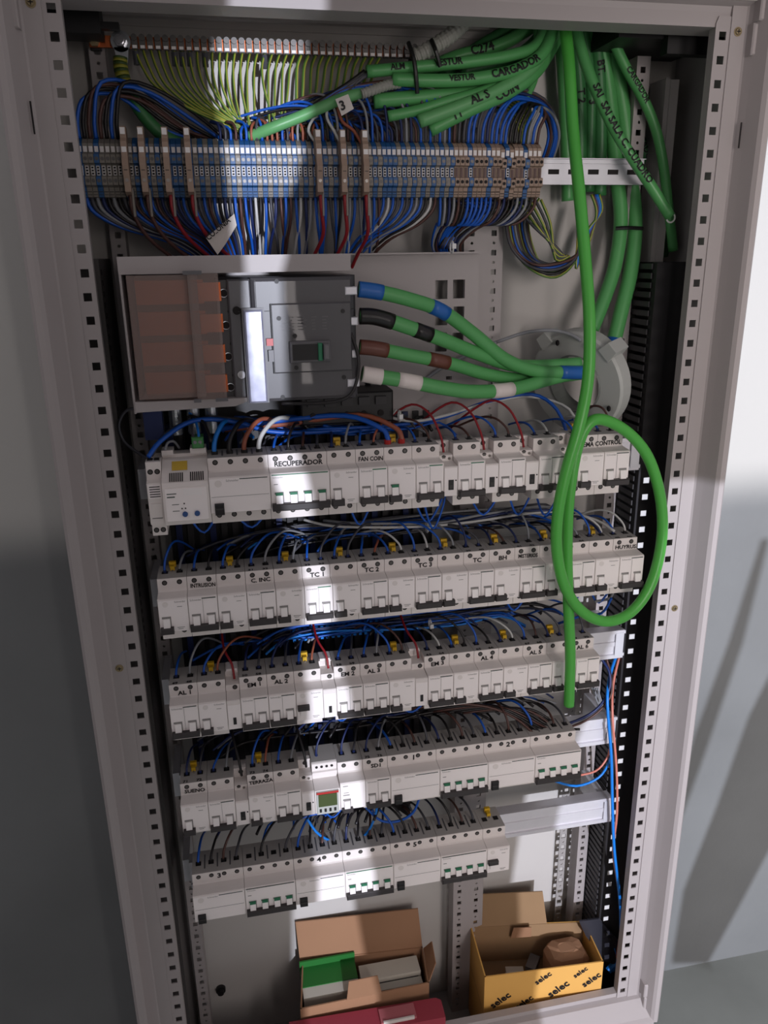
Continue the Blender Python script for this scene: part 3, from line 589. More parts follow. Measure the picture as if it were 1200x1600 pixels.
# pale wires crossing under the first row
def pw(pts, Ys, r, m, where, **k):
    Ys = Ys if isinstance(Ys, (list, tuple)) else [Ys]*len(pts)
    return wire([at(a, b, Y) for (a, b), Y in zip(pts, Ys)], r, m, where, **k)
pw([(475, 812), (520, 822), (600, 824), (670, 822), (740, 815), (820, 803), (880, 800), (930, 812), (960, 830)], [70, 60, 55, 55, 60, 70, 70, 45, 14], 2, 'w_white', 'sweeping across under the first row')
pw([(505, 813), (560, 818), (620, 818), (680, 818), (760, 803), (840, 792), (900, 795)], [80, 62, 60, 60, 65, 75, 80], 2, 'w_grey', 'sweeping across under the first row')
pw([(680, 822), (740, 812), (800, 800), (880, 798), (920, 815), (938, 832)], [70, 66, 66, 60, 40, 14], 2, 'w_navy', 'sweeping across under the first row')
pw([(620, 640), (600, 655), (560, 648), (585, 640)], 60, 1.6, 'w_white', 'stub behind the large breaker')
pw([(586, 638), (610, 652), (650, 658), (700, 648), (760, 630), (830, 620), (890, 640), (905, 690)], [60, 60, 50, 60, 70, 80, 60, 30], 2, 'w_white', 'running from below the large breaker to the right')
pw([(480, 672), (560, 668), (640, 662), (700, 650), (760, 628), (830, 616), (870, 640), (890, 690)], [60, 60, 70, 70, 70, 80, 60, 30], 2.6, 'w_blue', 'running from below the large breaker to the right', label='blue wire sweeping up from under the large breaker to the right')
pw([(232, 714), (250, 690), (290, 662), (330, 655), (380, 662), (420, 674), (480, 676), (540, 672)], [10, 25, 40, 45, 50, 55, 55, 60], 3, 'w_blue', 'arching over the monitoring relay')
pw([(236, 712), (262, 676), (310, 655), (370, 655), (430, 672)], [20, 35, 55, 60, 66], 2.6, 'w_dgrey', 'arching over the monitoring relay')
pw([(230, 640), (200, 640), (186, 662), (194, 690), (220, 710), (232, 716)], [40, 40, 45, 45, 30, 20], 1.8, 'w_dgrey', 'looping out at the left beside the relay')
pw([(330, 690), (318, 660), (300, 650), (295, 652)], [20, 40, 50, 60], 2, 'w_black', 'into the green connector'); pw([(311, 688), (309, 670), (304, 655), (296, 645)], [22, 30, 50, 60], 1.6, 'w_bright', 'into the green connector')
pw([(303, 688), (300, 670), (300, 650)], [22, 34, 60], 1.6, 'w_dgrey', 'into the green connector'); pw([(258, 703), (262, 692), (272, 690), (280, 700)], [20, 28, 36, 45], 1.6, 'w_grey', 'into the left terminals of the relay')
for a, b, Yt, m in ((505, 600, 66, 'w_blue'), (430, 600, 72, 'w_blue'), (480, 612, 78, 'w_dgrey')):
    pw([(a, 664), (a+30, 676), (a+60, 672), (b+20, 668)], Yt, 3, m, 'lying behind the tops of the first row')
# loops hanging below the rows
for r, xs in ((1, ((100, 20), (160, 18), (300, 26), (392, 30), (400, 40), (470, 26), (520, 30), (560, 34))), (2, ((520, 24), (610, 22), (650, 26))), (3, ((95, 26), (100, 18), (268, 30), (272, 24), (320, 26), (370, 30))), (4, ((110, 22), (250, 40), (258, 30), (300, 26)))):
    zb = ZN[r]-46
    for x, dz in xs:
        w2 = rnd.uniform(14, 26); wire([(x-w2, 22, zb+4), (x-w2*.8, 24, zb-dz*.7), (x, 30, zb-dz-(18 if r < 3 else 8)), (x+w2*.9, 30, zb-dz*.6), (x+w2, 26, zb+6)], 1.5, 'w_blue', f'hanging in a loop under the {PL[r]} row')
# large loops over the lowest row
pw([(590, 1248), (586, 1275), (570, 1305), (535, 1318), (500, 1305), (480, 1280)], [20, 25, 30, 34, 30, 24], 2, 'w_bright', 'hanging in a wide loop over the lowest row'); pw([(655, 1248), (645, 1270), (622, 1283), (595, 1282), (572, 1262), (560, 1250)], [24, 28, 30, 30, 26, 20], 2, 'w_blue', 'hanging in a wide loop over the lowest row')
for a in range(7):
    pw([(500+14*a, 1300-3*a), (510+14*a, 1278-3*a), (550+10*a, 1256), (600+6*a, 1252), (640, 1275-4*a)], [18, 36, 60, 60, 70], 2.2, 'w_black', 'in the tangle between the two lowest rows')
# right-hand bunch over the fourth row
for a in range(8):
    pw([(640+a*14, 1108+a), (700+a*16, 1100+a), (760+a*12, 1104+a*1.5), (805+a*10, 1122+a*2), (836+a*10, 1148-a*1.2)], [60, 50, 42, 30, 13], 2, 'w_black' if a % 3 else 'w_brown', 'arching over the right half of the fourth row')
pw([(940, 1030), (952, 1050), (951, 1080), (930, 1110), (890, 1130), (850, 1137), (770, 1140)], [60, 60, 50, 50, 45, 40, 36], 2.2, 'w_navy', 'curving in from the right duct')
pw([(948, 1030), (955, 1060), (953, 1090), (925, 1120), (880, 1138), (790, 1142)], [64, 60, 52, 50, 45, 36], 1.8, 'w_brown', 'curving in from the right duct')
pw([(963, 1024), (952, 1060), (949, 1100), (955, 1180), (957, 1260), (960, 1330), (968, 1400), (970, 1448), (968, 1500), (957, 1518)], [90, 66, 40, 34, 34, 34, 40, 50, 60, 70], 2.5, 'w_bright', '', label='bright blue wire dropping down the right side beside the duct', group='x')
pw([(968, 1024), (958, 1070), (957, 1120), (963, 1200), (964, 1270), (958, 1330), (966, 1385), (972, 1430), (966, 1480), (960, 1510)], [90, 70, 44, 38, 38, 44, 44, 50, 60, 66], 2, 'w_pink', '', label='pink wire dropping down the right side beside the bright blue wire', group='x')
pw([(862, 1219), (900, 1228), (935, 1215), (952, 1190), (956, 1170)], [30, 40, 45, 46, 50], 2, 'w_bright', 'bowing out under the right end of the fourth row'); pw([(895, 1213), (930, 1205), (948, 1185), (954, 1165)], [30, 40, 45, 46], 1.7, 'w_pink', 'bowing out under the right end of the fourth row')
pw([(930, 940), (952, 935), (958, 925)], [20, 50, 60], 2, 'w_grey', 'under the right end of the second row'); pw([(870, 975), (910, 962), (940, 958), (955, 935)], [90, 80, 60, 30], 2, 'w_blue', 'under the right end of the second row')
for a in range(4): pw([(925+3*a, 1075), (935+2*a, 1100), (948, 1120)], 90+8*a, 1.4, 'w_grey', 'thin behind the right end of the third row')
# cable ties (white) round the bundles
for px, py, Y in ((667, 824, 52), (672, 975, 60), (624, 650, 40), (706, 386, 60)):
    c = at(px, py, Y); o = MB().torus(c, 7, 1.2, 'x', 14, 5).box(c[0]-2.5, c[0]+2.5, c[1]-11, c[1]-6, c[2]-2, c[2]+4).build('cable_tie', 'tiew', base=c)
    tag(o, {667: 'white cable tie round the pale wires under the first row', 672: 'white cable tie round the blue wires under the second row', 624: 'white cable tie on the wire below the large breaker', 706: 'white cable tie where the terminal wires meet the middle upright'}[px], 'cable tie')
# dark distribution blocks behind the left half of the rows
t = thing('distribution_block', 'black multi-way distribution block half hidden behind the first three rows', 'distribution block', (190, 112, -1050))
MB().box(52, 420, 112, 128, -1050, -410).build('backplate', 'black', t)
for k in range(24): MB().box(60+15*k, 68+15*k, 104, 112, -1040, -440).build('contact_rib', 'duct' if k % 3 else 'w_navy', t)
t = thing('neutral_comb', 'blue comb busbar showing between the second and third rows', 'busbar', (300, 90, -770))
MB().box(205, 345, 92, 98, -756, -744).build('comb_bar', 'w_blue', t)
for k in range(17): MB().box(208+8*k, 212+8*k, 86, 92, -762, -742).build('comb_tooth', 'w_bright', t)
t = thing('distribution_terminal', 'black power distribution block right under the large breaker', 'distribution block', (310, 60, -440))
MB().bbox(232, 352, 55, 112, -442, -402, 2).build('housing', 'black', t)
for k in range(5): MB().box(240+22*k, 254+22*k, 50, 56, -418, -408).build('terminal_mouth', 'duct', t); MB().cyl((247+22*k, 53, -430), 4, 3, 'y', 12).build('screw', 'hole', t)
t = thing('terminal_lugs', 'row of tinned round conductors standing under the copper busbar cover', 'conductor', (100, 60, -446))
for k in range(4): MB().cyl((54+22*k, 66, -446), 8, 46, 'z', 16).build('tinned_conductor', 'lug', t, smooth=False)
MB().box(40, 62, 40, 56, -446, -410).build('blue_block', 'w_navy', t)

# ================================================================== TERMINAL STRIP AND ITS RAIL
t = thing('din_rail', 'slotted steel DIN rail sticking out right of the terminal blocks', 'rail', (360, 112, -152))
prof = [(106, -119), (112, -119), (112, -124), (115, -124), (115, -146), (112, -146), (112, -151), (106, -151), (106, -150), (110.5, -150), (110.5, -145), (113.5, -145), (113.5, -125), (110.5, -125), (110.5, -120), (106, -120)]
MB().prism(prof[::-1], -6, 709).build('rail_profile', 'galv', t)
for k in range(5): MB().box(575+28*k, 590+28*k, 113, 113.6, -138, -132).build('slot', 'hole', t)
def terminal(mb_mat, fused=False):
    t = thing('terminal_block', '', '', (0, 80, -165))
    y0 = 74
    P = [(106, -104), (88, -104), (80, -108), (74, -112), (74, -122), (66, -124), (66, -133), (72, -134), (72, -146), (66, -147), (66, -156), (72, -158), (74, -168), (88, -170), (106, -170)]
    MB().prism(P[::-1], .2, 5.7).build('housing', mb_mat, t)
    MB().add([(1, 73.4, -121), (5, 73.4, -121), (5, 73.4, -115), (1, 73.4, -115), (1, 76, -121), (5, 76, -121), (5, 76, -115), (1, 76, -115)], [(0, 1, 2, 3), (3, 2, 6, 7), (0, 3, 7, 4), (1, 5, 6, 2)]).build('marker_tag', 'white', t)
    for z in (-128.5, -151.5):
        MB().cyl((3, 65.4, z), 2, 1, 'y', 10).build('screw', 'tscrew' if mb_mat != 'tbeige' else 'hole', t)
    if mb_mat != 'tbeige':
        o = MB().box(1.2, 4.6, 70.8, 72.2, -145.5, -135.5).build('bridge_link', 'white', t); mb = MB()
        for z in (-137.4, -140.5, -143.6): mb.box(1.8, 4.1, 70.5, 71, z-1, z+1)
        mb.build('bridge_holes', 'hole', o, base=t['_b'])
    else: MB().box(1.5, 4.5, 71, 72.4, -146, -135).build('bridge_slot', 'w_brown', t)
    MB().box(.6, 5.3, 72, 73.5, -163, -162.3).box(.6, 5.3, 73, 74.2, -166, -165.4).build('housing_groove', 'hole', t)
    return t
TP = {m: terminal(m) for m in ('tblue', 'tgrey', 'tbeige')}; used = set()
NT = 92; TPITCH = 6.0; tx = []
fuse_at = {8: 0, 13: 0, 20: 0, 26: 0, 50: 1, 60: 1, 66: 1}
for k in range(NT):
    x = -3+TPITCH*k
    if k < 73: m = 'tblue' if (k % 2 == 0 or k % 7 == 3) and k not in (2,) else 'tgrey'
    else: m = 'tblue' if k in (76, 80, 84, 88) else 'tbeige'
    if k in (1, 2, 4, 6): m = 'tgrey'
    tx.append((x+3, m))
    t = TP[m] if m not in used else copy_tree(TP[m]); used.add(m)
    dz = rnd.choice([0, 0, -2]) if k >= 73 else 0
    b = (x, 80, -165+dz); t.location = W(b)
    cn = {'tblue': 'blue', 'tgrey': 'grey', 'tbeige': 'beige'}[m]; part = 'left third' if k < 30 else 'middle third' if k < 62 else 'right third'
    tag(t, f'narrow {cn} terminal block in the {part} of the terminal strip', 'terminal block', f'{cn} terminal blocks in the {part} of the strip')
FL = ['first from the left', 'second from the left', 'third from the left', 'fourth from the left', 'fifth from the left, pale wire above', 'sixth from the left, pale wire above', 'rightmost of the seven']
fp = None
for i, (px, st) in enumerate(((198, 0), (225, 0), (262, 0), (296, 0), (498, 1), (536, 1), (570, 1))):
    x = at(px, 265, 62)[0]
    if fp is None:
        fp = thing('fuse_terminal', '', '', (0, 60, -170))
        MB().prism([(80, -96), (62, -96), (60, -108), (56, -112), (54, -128), (50, -136), (54, -150), (54, -164), (66, -168), (80, -168)][::-1], -3.3, 3.3).build('housing', 'tbeige', fp)
        for z in (-101, -121): MB().box(-2.6, 2.6, 58.6-4*(z < -110), 61.5, z-3.4, z+3.4).build('marker_tag', 'white', fp); 
        MB().box(-2, 2, 51.5, 55, -142, -134).build('fuse_lever', 'black', fp); MB().cyl((0, 53, -152), 2, 1.2, 'y', 8).build('screw', 'screw', fp)
        MB().box(2.8, 5, 62, 74, -190, -160).build('side_plate', 'tgrey', fp); t = fp
    else: t = copy_tree(fp)
    t.location = W((x, 58, -170)); tag(t, f'tall beige fuse terminal standing proud of the strip, {FL[i]}', 'terminal block', 'fuse terminals on the strip')
    z0 = -166; m = 'w_red' if i >= 2 else 'w_brown'
    wire([(x+1, 62, z0), (x+2, 64, z0-20), (x+4+10*(i < 4), 74, z0-45), (x+(40 if i < 4 else -6), 96, z0-70), (x+(70 if i < 4 else -14), 120, z0-95)], 2.3, m, 'dropping from the fuse terminals')
# wires rising from and dropping out of the strip
gc = {'tblue': ['w_blue', 'w_blue', 'w_navy'], 'tgrey': ['w_dgrey', 'w_brown', 'w_black', 'w_grey'], 'tbeige': ['w_blue', 'w_brown', 'w_blue', 'w_brown', 'w_grey', 'w_black', 'w_dgrey']}
for k, (x, m) in enumerate(tx):
    c = rnd.choice(gc[m]); zt, y0 = -106, 84; r_ = 1.65
    if k < 8:       # tall loops at the left end
        h = 42+5*(k % 4); wire([(x, y0, zt), (x+1, y0-2, zt+22), (x+12, y0, zt+h), (x+46, y0+14, zt+h+4-k), (x+88, y0+26, zt+h-26), (x+120, y0+34, zt+6)], 2.2, ['w_blue', 'w_black', 'w_brown', 'w_blue', 'w_brown', 'w_black', 'w_blue', 'w_black'][k], 'arching high over the left end of the terminal strip', name='terminal_wire')
    elif k < 26: pass
    elif k < 46:
        h = rnd.uniform(14, 24); s_ = rnd.choice((-1, 1)); wire([(x, y0, zt), (x, y0-1, zt+h*.6), (x+s_*3, y0+4, zt+h), (x+s_*9, y0+14, zt+h+2), (x+16, y0+30, zt+h-4), (x+22, y0+40, zt)], r_, c if rnd.random() < .8 else 'w_terra', 'in short hoops above the middle of the terminal strip', name='terminal_wire')
    elif k < 73:
        h = rnd.uniform(20, 56)+(k-46)*.4; L_ = rnd.uniform(45, 95)
        wire([(x, y0, zt), (x-1, y0-1, zt+h*.5), (x-8, y0+2, zt+h*.85), (x-L_*.4, y0+8, zt+h), (x-L_*.75, y0+14, zt+h*.95), (x-L_*1.2, y0+22, zt+h*.7)], r_, c, 'arching left above the right half of the terminal strip', name='terminal_wire')
    else:
        q = (k-73)/18; h = 62-24*q+rnd.uniform(-4, 4); xe_ = 566+rnd.uniform(-6, 10)
        wire([(x, y0, zt), (x+2, y0-2, zt+h*.45), (x+10+8*(1-q), y0, zt+h*.85), (x+(xe_-x)*.45, y0+8, zt+h+2), (x+(xe_-x)*.85+6, y0+20, zt+h*.86), (xe_+14, y0+34, zt+h*.3), (xe_+10, y0+50, zt-20)], 2.0, c, 'arching right over the right end of the terminal strip', name='terminal_wire')
    # downwards
    zb = -168; c = rnd.choice(gc[m]) if k not in (0,) else 'w_blue'
    if k % 9 == 5 and 26 < k < 73: c = 'w_white'
    if k < 28: tgt = 52+x*.72+70*(1-k/28)
    elif k < 58: tgt = x+rnd.uniform(-10, 10)
    else: tgt = 300+(x-340)*.42+rnd.uniform(-8, 8)
    if k >= 70: tgt = 420+rnd.uniform(-6, 4)+(k-70)*1.6
    zb2 = -238 if k < 70 else -222
    wire([(x, 82, zb+6), (x+(tgt-x)*.04, 80, zb-14), (x+(tgt-x)*.28, 86, zb-32), (x+(tgt-x)*.7, 98, zb2+22), (tgt, 116, zb2-2), (tgt+(12 if k >= 70 else 2), 126, zb2-24)], 1.85 if k > 8 else 2.4, c, 'dropping from the terminal strip, ' + ('left part' if k < 28 else 'middle part' if k < 58 else 'right part'), name='terminal_wire')
# dark mass of wires deep behind the strip at lower right
for a in range(10):
    pw([(690+a*9, 300+a), (735+a*5, 330-a), (720-a, 355), (705-a*2, 388)], [100, 104, 108, 112], 2.2, ['w_navy', 'w_black', 'w_blue', 'w_dgrey'][a % 4], 'gathered towards the tie above the plate')
# bundle climbing to the right into the cut cable sheaths
for a in range(14):
    o1, o2 = rnd.uniform(-9, 9), rnd.uniform(-7, 7); ex = (572+rnd.uniform(-6, 6), 114+rnd.uniform(-3, 3)) if a % 2 else (600, 134+rnd.uniform(-6, 10))
    pw([(385+a*4, 226), (410+a*3, 214+o1), (455, 192+o1), (500, 165+o2), (540, 140+o2), ex], [100, 96, 90, 88, 86, 84], 2.6, ['w_blue', 'w_dgrey', 'w_brown', 'w_black'][a % 4], 'in the bundle climbing to the cut green cables')
for a in range(9):
    pw([(560+a*8, 228), (552+a*8, 205-a), (535+a*3, 190-2*a), (560+a*2, 172-a), (600+a*4, 165+a)], [96, 100, 104, 104, 100], 2.2, ['w_brown', 'w_brown', 'w_blue', 'w_black'][a % 4], 'in the dark nest under the cut green cables')
pw([(496, 225), (482, 205), (490, 185), (500, 180)], [70, 78, 84, 90], 1.8, 'w_white', 'looping up from the fuse terminals'); pw([(537, 232), (522, 205), (511, 185), (512, 168), (520, 160)], [68, 74, 80, 84, 88], 1.8, 'w_white', 'looping up from the fuse terminals'); pw([(568, 230), (553, 205), (535, 190), (526, 165)], [68, 76, 80, 86], 2, 'w_terra', 'looping up from the fuse terminals')

# ================================================================== EARTH BAR
t = thing('earth_busbar', 'copper earth bar with a long row of clamp screws at the top', 'busbar', (212, 122, -8))
MB().box(18, 404, 122, 127, -6, 6).build('copper_bar', 'copper', t)
MB().box(18, 30, 127, 133, -8, 8).box(392, 404, 127, 133, -8, 8).build('stand_off', 'black', t)
MB().cyl((24, 117, 0), 6.5, 5, 'y', 6).cyl((24, 115, 0), 4, 3, 'y', 12).build('bolt', 'brass', t)
ck = None; CX = [68+8.62*k for k in range(39)]
for k, x in enumerate(CX):
    if ck is None:
        ck = MB().box(x-3.4, x+3.4, 115, 122, -8, 3).build('clamp', 'tscrew', t); MB().cyl((x, 112.5, 3.4), 3.5, 5, 'y', 12).build('clamp_screw', 'tscrew', ck, base=t['_b'])
        MB().box(x-2.4, x+2.4, 114, 115.2, -7.4, -4.4).build('clamp_mouth', 'tog', ck, base=t['_b'])
    else:
        c = copy_tree(ck, t); c.location.x = (x-CX[0])*S
# lug with thick earth cable
c0 = at(188, 64, 112); t = thing('earth_lug', 'large tinned cable lug bolted on the copper earth bar', 'cable lug', (c0[0], 112, c0[2]-20))
MB().cyl((c0[0], 113, c0[2]), 11, 4, 'y', 24).add([(c0[0]-8, 113, c0[2]-6), (c0[0]+8, 113, c0[2]-6), (c0[0]+5, 113, c0[2]-26), (c0[0]-5, 113, c0[2]-26), (c0[0]-8, 117, c0[2]-6), (c0[0]+8, 117, c0[2]-6), (c0[0]+5, 119, c0[2]-26), (c0[0]-5, 119, c0[2]-26)], [(0, 3, 2, 1), (4, 5, 6, 7), (0, 1, 5, 4), (1, 2, 6, 5), (2, 3, 7, 6), (3, 0, 4, 7)]).build('lug_plate', 'lug', t)
MB().cyl((c0[0], 106, c0[2]), 7, 7, 'y', 6).cyl((c0[0], 103, c0[2]), 4.5, 4, 'y', 12).build('bolt_head', 'chrome', t)
lw = wire([at(188, 92, 114), at(189, 108, 113), at(195, 130, 112), at(212, 162, 110), at(234, 192, 110), at(262, 216, 112), at(300, 230, 116), at(340, 232, 120)], 7.5, 'w_dgreen', '', 'earth_cable', 12, 5, 'x', 'cable', label='thick dark green earth cable hanging from the tinned lug')
QT = smooth([Vector(at(*p)) for p in ((188, 90, 114), (189, 108, 113), (195, 130, 112), (199, 140, 112))], 8)
for k in range(0, len(QT)-1, 2): MB().tube(QT[k:k+3], 8.1, 12, 1).build('earth_tape', 'w_tape' if k % 4 else 'w_olive', lw, base=at(188, 92, 114), smooth=True)
# earth wires
for k, x in enumerate(CX[:34]):
    px = 218+k*11.15
    if k < 17: ex, ey = 395+rnd.uniform(-14, 8), 207+rnd.uniform(-6, 6)
    elif k < 22: ex, ey = 420+rnd.uniform(-10, 22), 195
    else: ex, ey = 468+(k-22)*5+rnd.uniform(-6, 6), 200-(k-22)*1.2
    p0 = (x, 117, -9); dxp = ex-px
    P = [p0, at(px+1+dxp*.02, 105, 112), at(px+dxp*.14, 135, 108), at(px+dxp*.42, 168, 106), at(px+dxp*.8, 195, 104), at(ex, ey+8, 104)]
    wo = wire(P, 1.55 if k < 22 else 1.9, 'w_earth', 'fanning down from the copper earth bar', name='earth_wire')
    if k in (0, 5, 6, 7, 9, 17): MB().cyl((x, 117, -24), 3.4, 14, 'z', 8).build('heat_shrink', 'w_dgrey', wo, base=p0)
for a in range(8):
    pw([(790+a*5, 340-a*2), (830-a*3, 180+a*2), (790-a*4, 140+a*3), (745, 128+a*2), (690, 126)], [150, 150, 140, 130, 120], 2, 'w_earth', 'bending down behind the right end of the strip')

# ================================================================== MOUNTING PLATE, LARGE BREAKER
t = thing('mounting_plate', 'white steel mounting plate and bracket behind the large breaker', 'plate', (260, 100, -494))
# plate with slots: build as grid of boxes round the cut-outs
def plate(mb, x0, x1, z0, z1, holes, y0, y1):
    xs = sorted({x0, x1, *[h[0] for h in holes], *[h[1] for h in holes]}); zs = sorted({z0, z1, *[h[2] for h in holes], *[h[3] for h in holes]})
    for i in range(len(xs)-1):
        for j in range(len(zs)-1):
            a, b = (xs[i]+xs[i+1])/2, (zs[j]+zs[j+1])/2
            if not any(h[0] < a < h[1] and h[2] < b < h[3] for h in holes): mb.box(xs[i], xs[i+1], y0, y1, zs[j], zs[j+1])
def hp(xa, xb, ya, yb, Y=108):
    a, b = at(xa, ya, Y), at(xb, yb, Y); return (a[0], b[0], b[2], a[2])
holes = [hp(680, 699, 438, 467), hp(708, 726, 437, 466), hp(680, 699, 480, 508), hp(709, 725, 479, 505), hp(680, 698, 520, 549), hp(707, 724, 520, 540), hp(570, 579, 596, 602), hp(697, 706, 588, 593)]
mb = MB(); plate(mb, 298, 481, -492, -235, holes, 108, 110.5); mb.box(298, 481, 96, 108, -235, -233).build('plate_sheet', 'post', t)
MB().box(38, 298, 108, 110.5, -404, -235).build('plate_sheet', 'post', t)
MB().box(36, 290, -10, 106, -236, -233.5).box(36, 290, -11, -8, -252, -233.5).build('top_bracket', 'post', t)
MB().box(36, 38.5, -10, 106, -404, -236).build('side_bracket', 'post', t)
MB().prism([(38, -402), (38, -390), (150, -391), (176, -391), (150, -400)], -14, 60, 'y').build('bottom_bracket', 'post', t)
t = thing('large_breaker', 'large dark grey four-pole moulded case breaker mounted sideways', 'circuit breaker', (222, 60, -400))
MB().bbox(137, 298, 8, 106, -398, -257, 4).build('case', 'mccb', t)
MB().bbox(150, 176, -6, 10, -396, -259, 2).build('left_cover', 'mccb2', t)
MB().bbox(176, 292, -14, 10, -397, -258, 4).build('front_cover', 'mccb', t)
MB().bbox(137, 152, 0, 10, -396, -259, 1).build('terminal_shroud', 'mccb', t)
MB().bbox(196, 288, -19, -12, -364, -286, 1.5).build('raised_panel', 'mccb', t)
MB().box(160, 292, -15.4, -13.5, -294.4, -293.6).box(196, 197, -19.4, -13, -364, -286).box(180.5, 181.2, -14.8, -13.5, -397, -260).build('cover_groove', 'black', t)
MB().bbox(166, 187, -24, -14, -396, -292, 2).build('clear_label_window', 'glass', t)
MB().box(164, 189, -18, -12, -397, -290).build('window_frame', 'mid', t)
MB().box(189.5, 197, -21, -18, -332, -324).build('red_test_button', 'red', t); MB().box(191, 197, -20.5, -18, -350, -337).build('grey_slider', 'mid', t)
MB().bbox(215, 262, -26, -18, -352, -328, 1.5).build('toggle_frame', 'mid', t); MB().box(218, 250, -26.8, -24, -349, -331).build('toggle_slot_shade', 'black', t); MB().bbox(247, 252, -30, -24, -350, -330, .8).build('green_flag', 'stripe', t); MB().bbox(253, 260, -34, -24, -349, -331, 1.5).build('toggle_handle', 'mccb2', t)
for x, z in ((205, -262), (205, -302), (205, -392), (278, -262+-34), (278, -372), (222, -322), (222, -358)): MB().cyl((x, -19.8 if 286 < -z < 364 and x > 196 else -15, z), 2.6, 2, 'y', 10).build('cover_screw', 'black', t)
for k in range(4):
    z = -274-35.2*k; MB().cyl((150-4, -1.6, z), 5, 3, 'y', 16).build('terminal_screw', 'hole', t); MB().torus((146, -2, z), 4.6, .8, 'y', 16, 5).build('screw_ring', 'chrome', t)
for x, z in ((159, -293), (159.5, -365)): MB().cyl((x, -9, z), 4.6, 4, 'y', 14).build('terminal_screw', 'hole' if z > -300 else 'chrome', t)
for x, z in ((151, -294), (151, -330), (151, -366)): MB().cyl((x, -1, z), 2.4, 2, 'y', 10).build('cover_screw', 'black', t)
mb = MB()
for i, x in enumerate((208, 216, 226, 230, 242, 254)):
    for j in range(5): mb.box(x, x+rnd.uniform(3, 7), -19.4, -18.9, -302-j*3.4, -301-j*3.4)
mb.build('printed_lines', 'mid', t)
LZ = [at(552, y_, 20)[2] for y_ in (453, 499, 548, 592)]
for z in LZ: MB().bbox(282, 296, -16, 0, z-4, z+5, 1).build('cable_terminal', 'galv', t)
MB().tube([at(548, 520, -16), at(560, 560, -20), at(556, 600, -22), at(540, 622, -22), at(500, 630, -18), at(440, 630, -10)], 2, 8, 5).build('accessory_wire', 'w_black', t, smooth=True)
# copper bars under a clear cover
t = thing('busbar_cover', 'clear smoked plastic cover over the copper bars left of the large breaker', 'cover', (95, 30, -390))
MB().bbox(44, 118, -19, -16.5, -387, -253, .5).box(44, 46, -16.5, 60, -387, -253).box(44, 118, -16.5, 60, -387, -385.5).box(44, 118, -16.5, 60, -254.5, -253).build('clear_shell', 'clear', t)
MB().bbox(108, 141, -24, -21.5, -389, -252, .5).box(108, 110, -21.5, 20, -389, -252).build('clear_side_shell', 'clear', t)
MB().box(104, 112, -25, -20, -392, -388).box(128, 142, -25, -20, -392, -388).box(104, 124, -25, -20, -253, -249).build('cover_clip', 'mid', t)
t = thing('copper_busbars', 'four broad copper bars behind the smoked clear cover', 'busbar', (100, 40, -386))
for k in range(4):
    z = -272-34*k
    MB().box(50, 124, 6+2*k, 12+2*k, z-13, z+13).build('copper_bar', 'copper', t); MB().box(116, 143, -8, 0, z-10, z+10).build('copper_tab', 'copper', t); MB().box(112, 118, -8, 12, z-10, z+10).build('copper_link', 'copper', t)
MB().box(48, 110, 24, 30, -386, -256).build('insulating_back', 'card', t)
# four thick cables to the right
def bigcable(pts, Ys, r, m, label, bands, name='green_cable', txt=None, n=14, cat='cable'):
    P = [at(a, b, Y) for (a, b), Y in zip(pts, Ys if isinstance(Ys, (list, tuple)) else [Ys]*len(pts))]
    o = wire(P, r, m, '', name, n, 6, 'x', cat, label=label); del o['group']
    Q = smooth([Vector(p) for p in P], 6)
    for i0, i1, bm, rr in bands:
        MB().tube(Q[i0:i1+1], r*rr, n, 1).build('tape_band', bm, o, base=P[0], smooth=True)
    if txt:
        for s_, u0, sz in txt: wraptext(o, Q, r, s_, u0, sz, P[0])
    return o
def finecut(vs, fs):          # more edges across the letters so that they follow the round cable
    bm = bmesh.new(); vv = [bm.verts.new(v) for v in vs]
    for f in fs:
        try: bm.faces.new([vv[i] for i in f])
        except ValueError: pass
    for k in range(1, 8): bmesh.ops.bisect_plane(bm, geom=bm.verts[:]+bm.edges[:]+bm.faces[:], plane_co=(0, k*.09, 0), plane_no=(0, 1, 0))
    bm.verts.index_update(); out = ([tuple(v.co) for v in bm.verts], [tuple(v.index for v in f.verts) for f in bm.faces]); bm.free(); return out
def wraptext(o, Q, r, s_, u0, sz, base, roll=.35):
    vs, fs = finecut(*TX[(s_, .03)]); L = [0]
    if Q[-1].x < Q[0].x-60:
        tot = sum((b-a).length for a, b in zip(Q, Q[1:])); Q = Q[::-1]; u0 = max(2, tot-u0-max(v[0] for v in vs)*sz)
    for a, b in zip(Q, Q[1:]): L.append(L[-1]+(b-a).length)
    out = []; camv = Vector(CAM)
    for v in vs:
        u = u0+v[0]*sz; i = 0
        while i < len(L)-2 and L[i+1] < u: i += 1
        p = Q[i].lerp(Q[i+1], (u-L[i])/max(1e-6, L[i+1]-L[i])); T = (Q[min(i+2, len(Q)-1)]-Q[max(i-1, 0)]).normalized()
        F = Vector((-.1, -.93, .2)); F = (F-T*F.dot(T)).normalized(); N = T.cross(F)
        N = -N
        a = (v[1]-.35)*sz/r; out.append(p+(F*math.cos(a)+N*math.sin(a))*(r+.9))
    MB().add(out, fs).build('handwriting', 'ink', o, base=base)
bigcable([(560, 452), (590, 456), (640, 468), (690, 486), (740, 522), (790, 562), (840, 580), (890, 582), (920, 582)], [0, 0, 4, 14, 26, 36, 44, 52, 60], 8.6, 'w_green', 'thick green cable with blue tape from the top terminal of the large breaker', [(0, 7, 'tape_b', 1.08), (16, 19, 'tape_b', 1.06), (40, 46, 'tape_b', 1.06)])
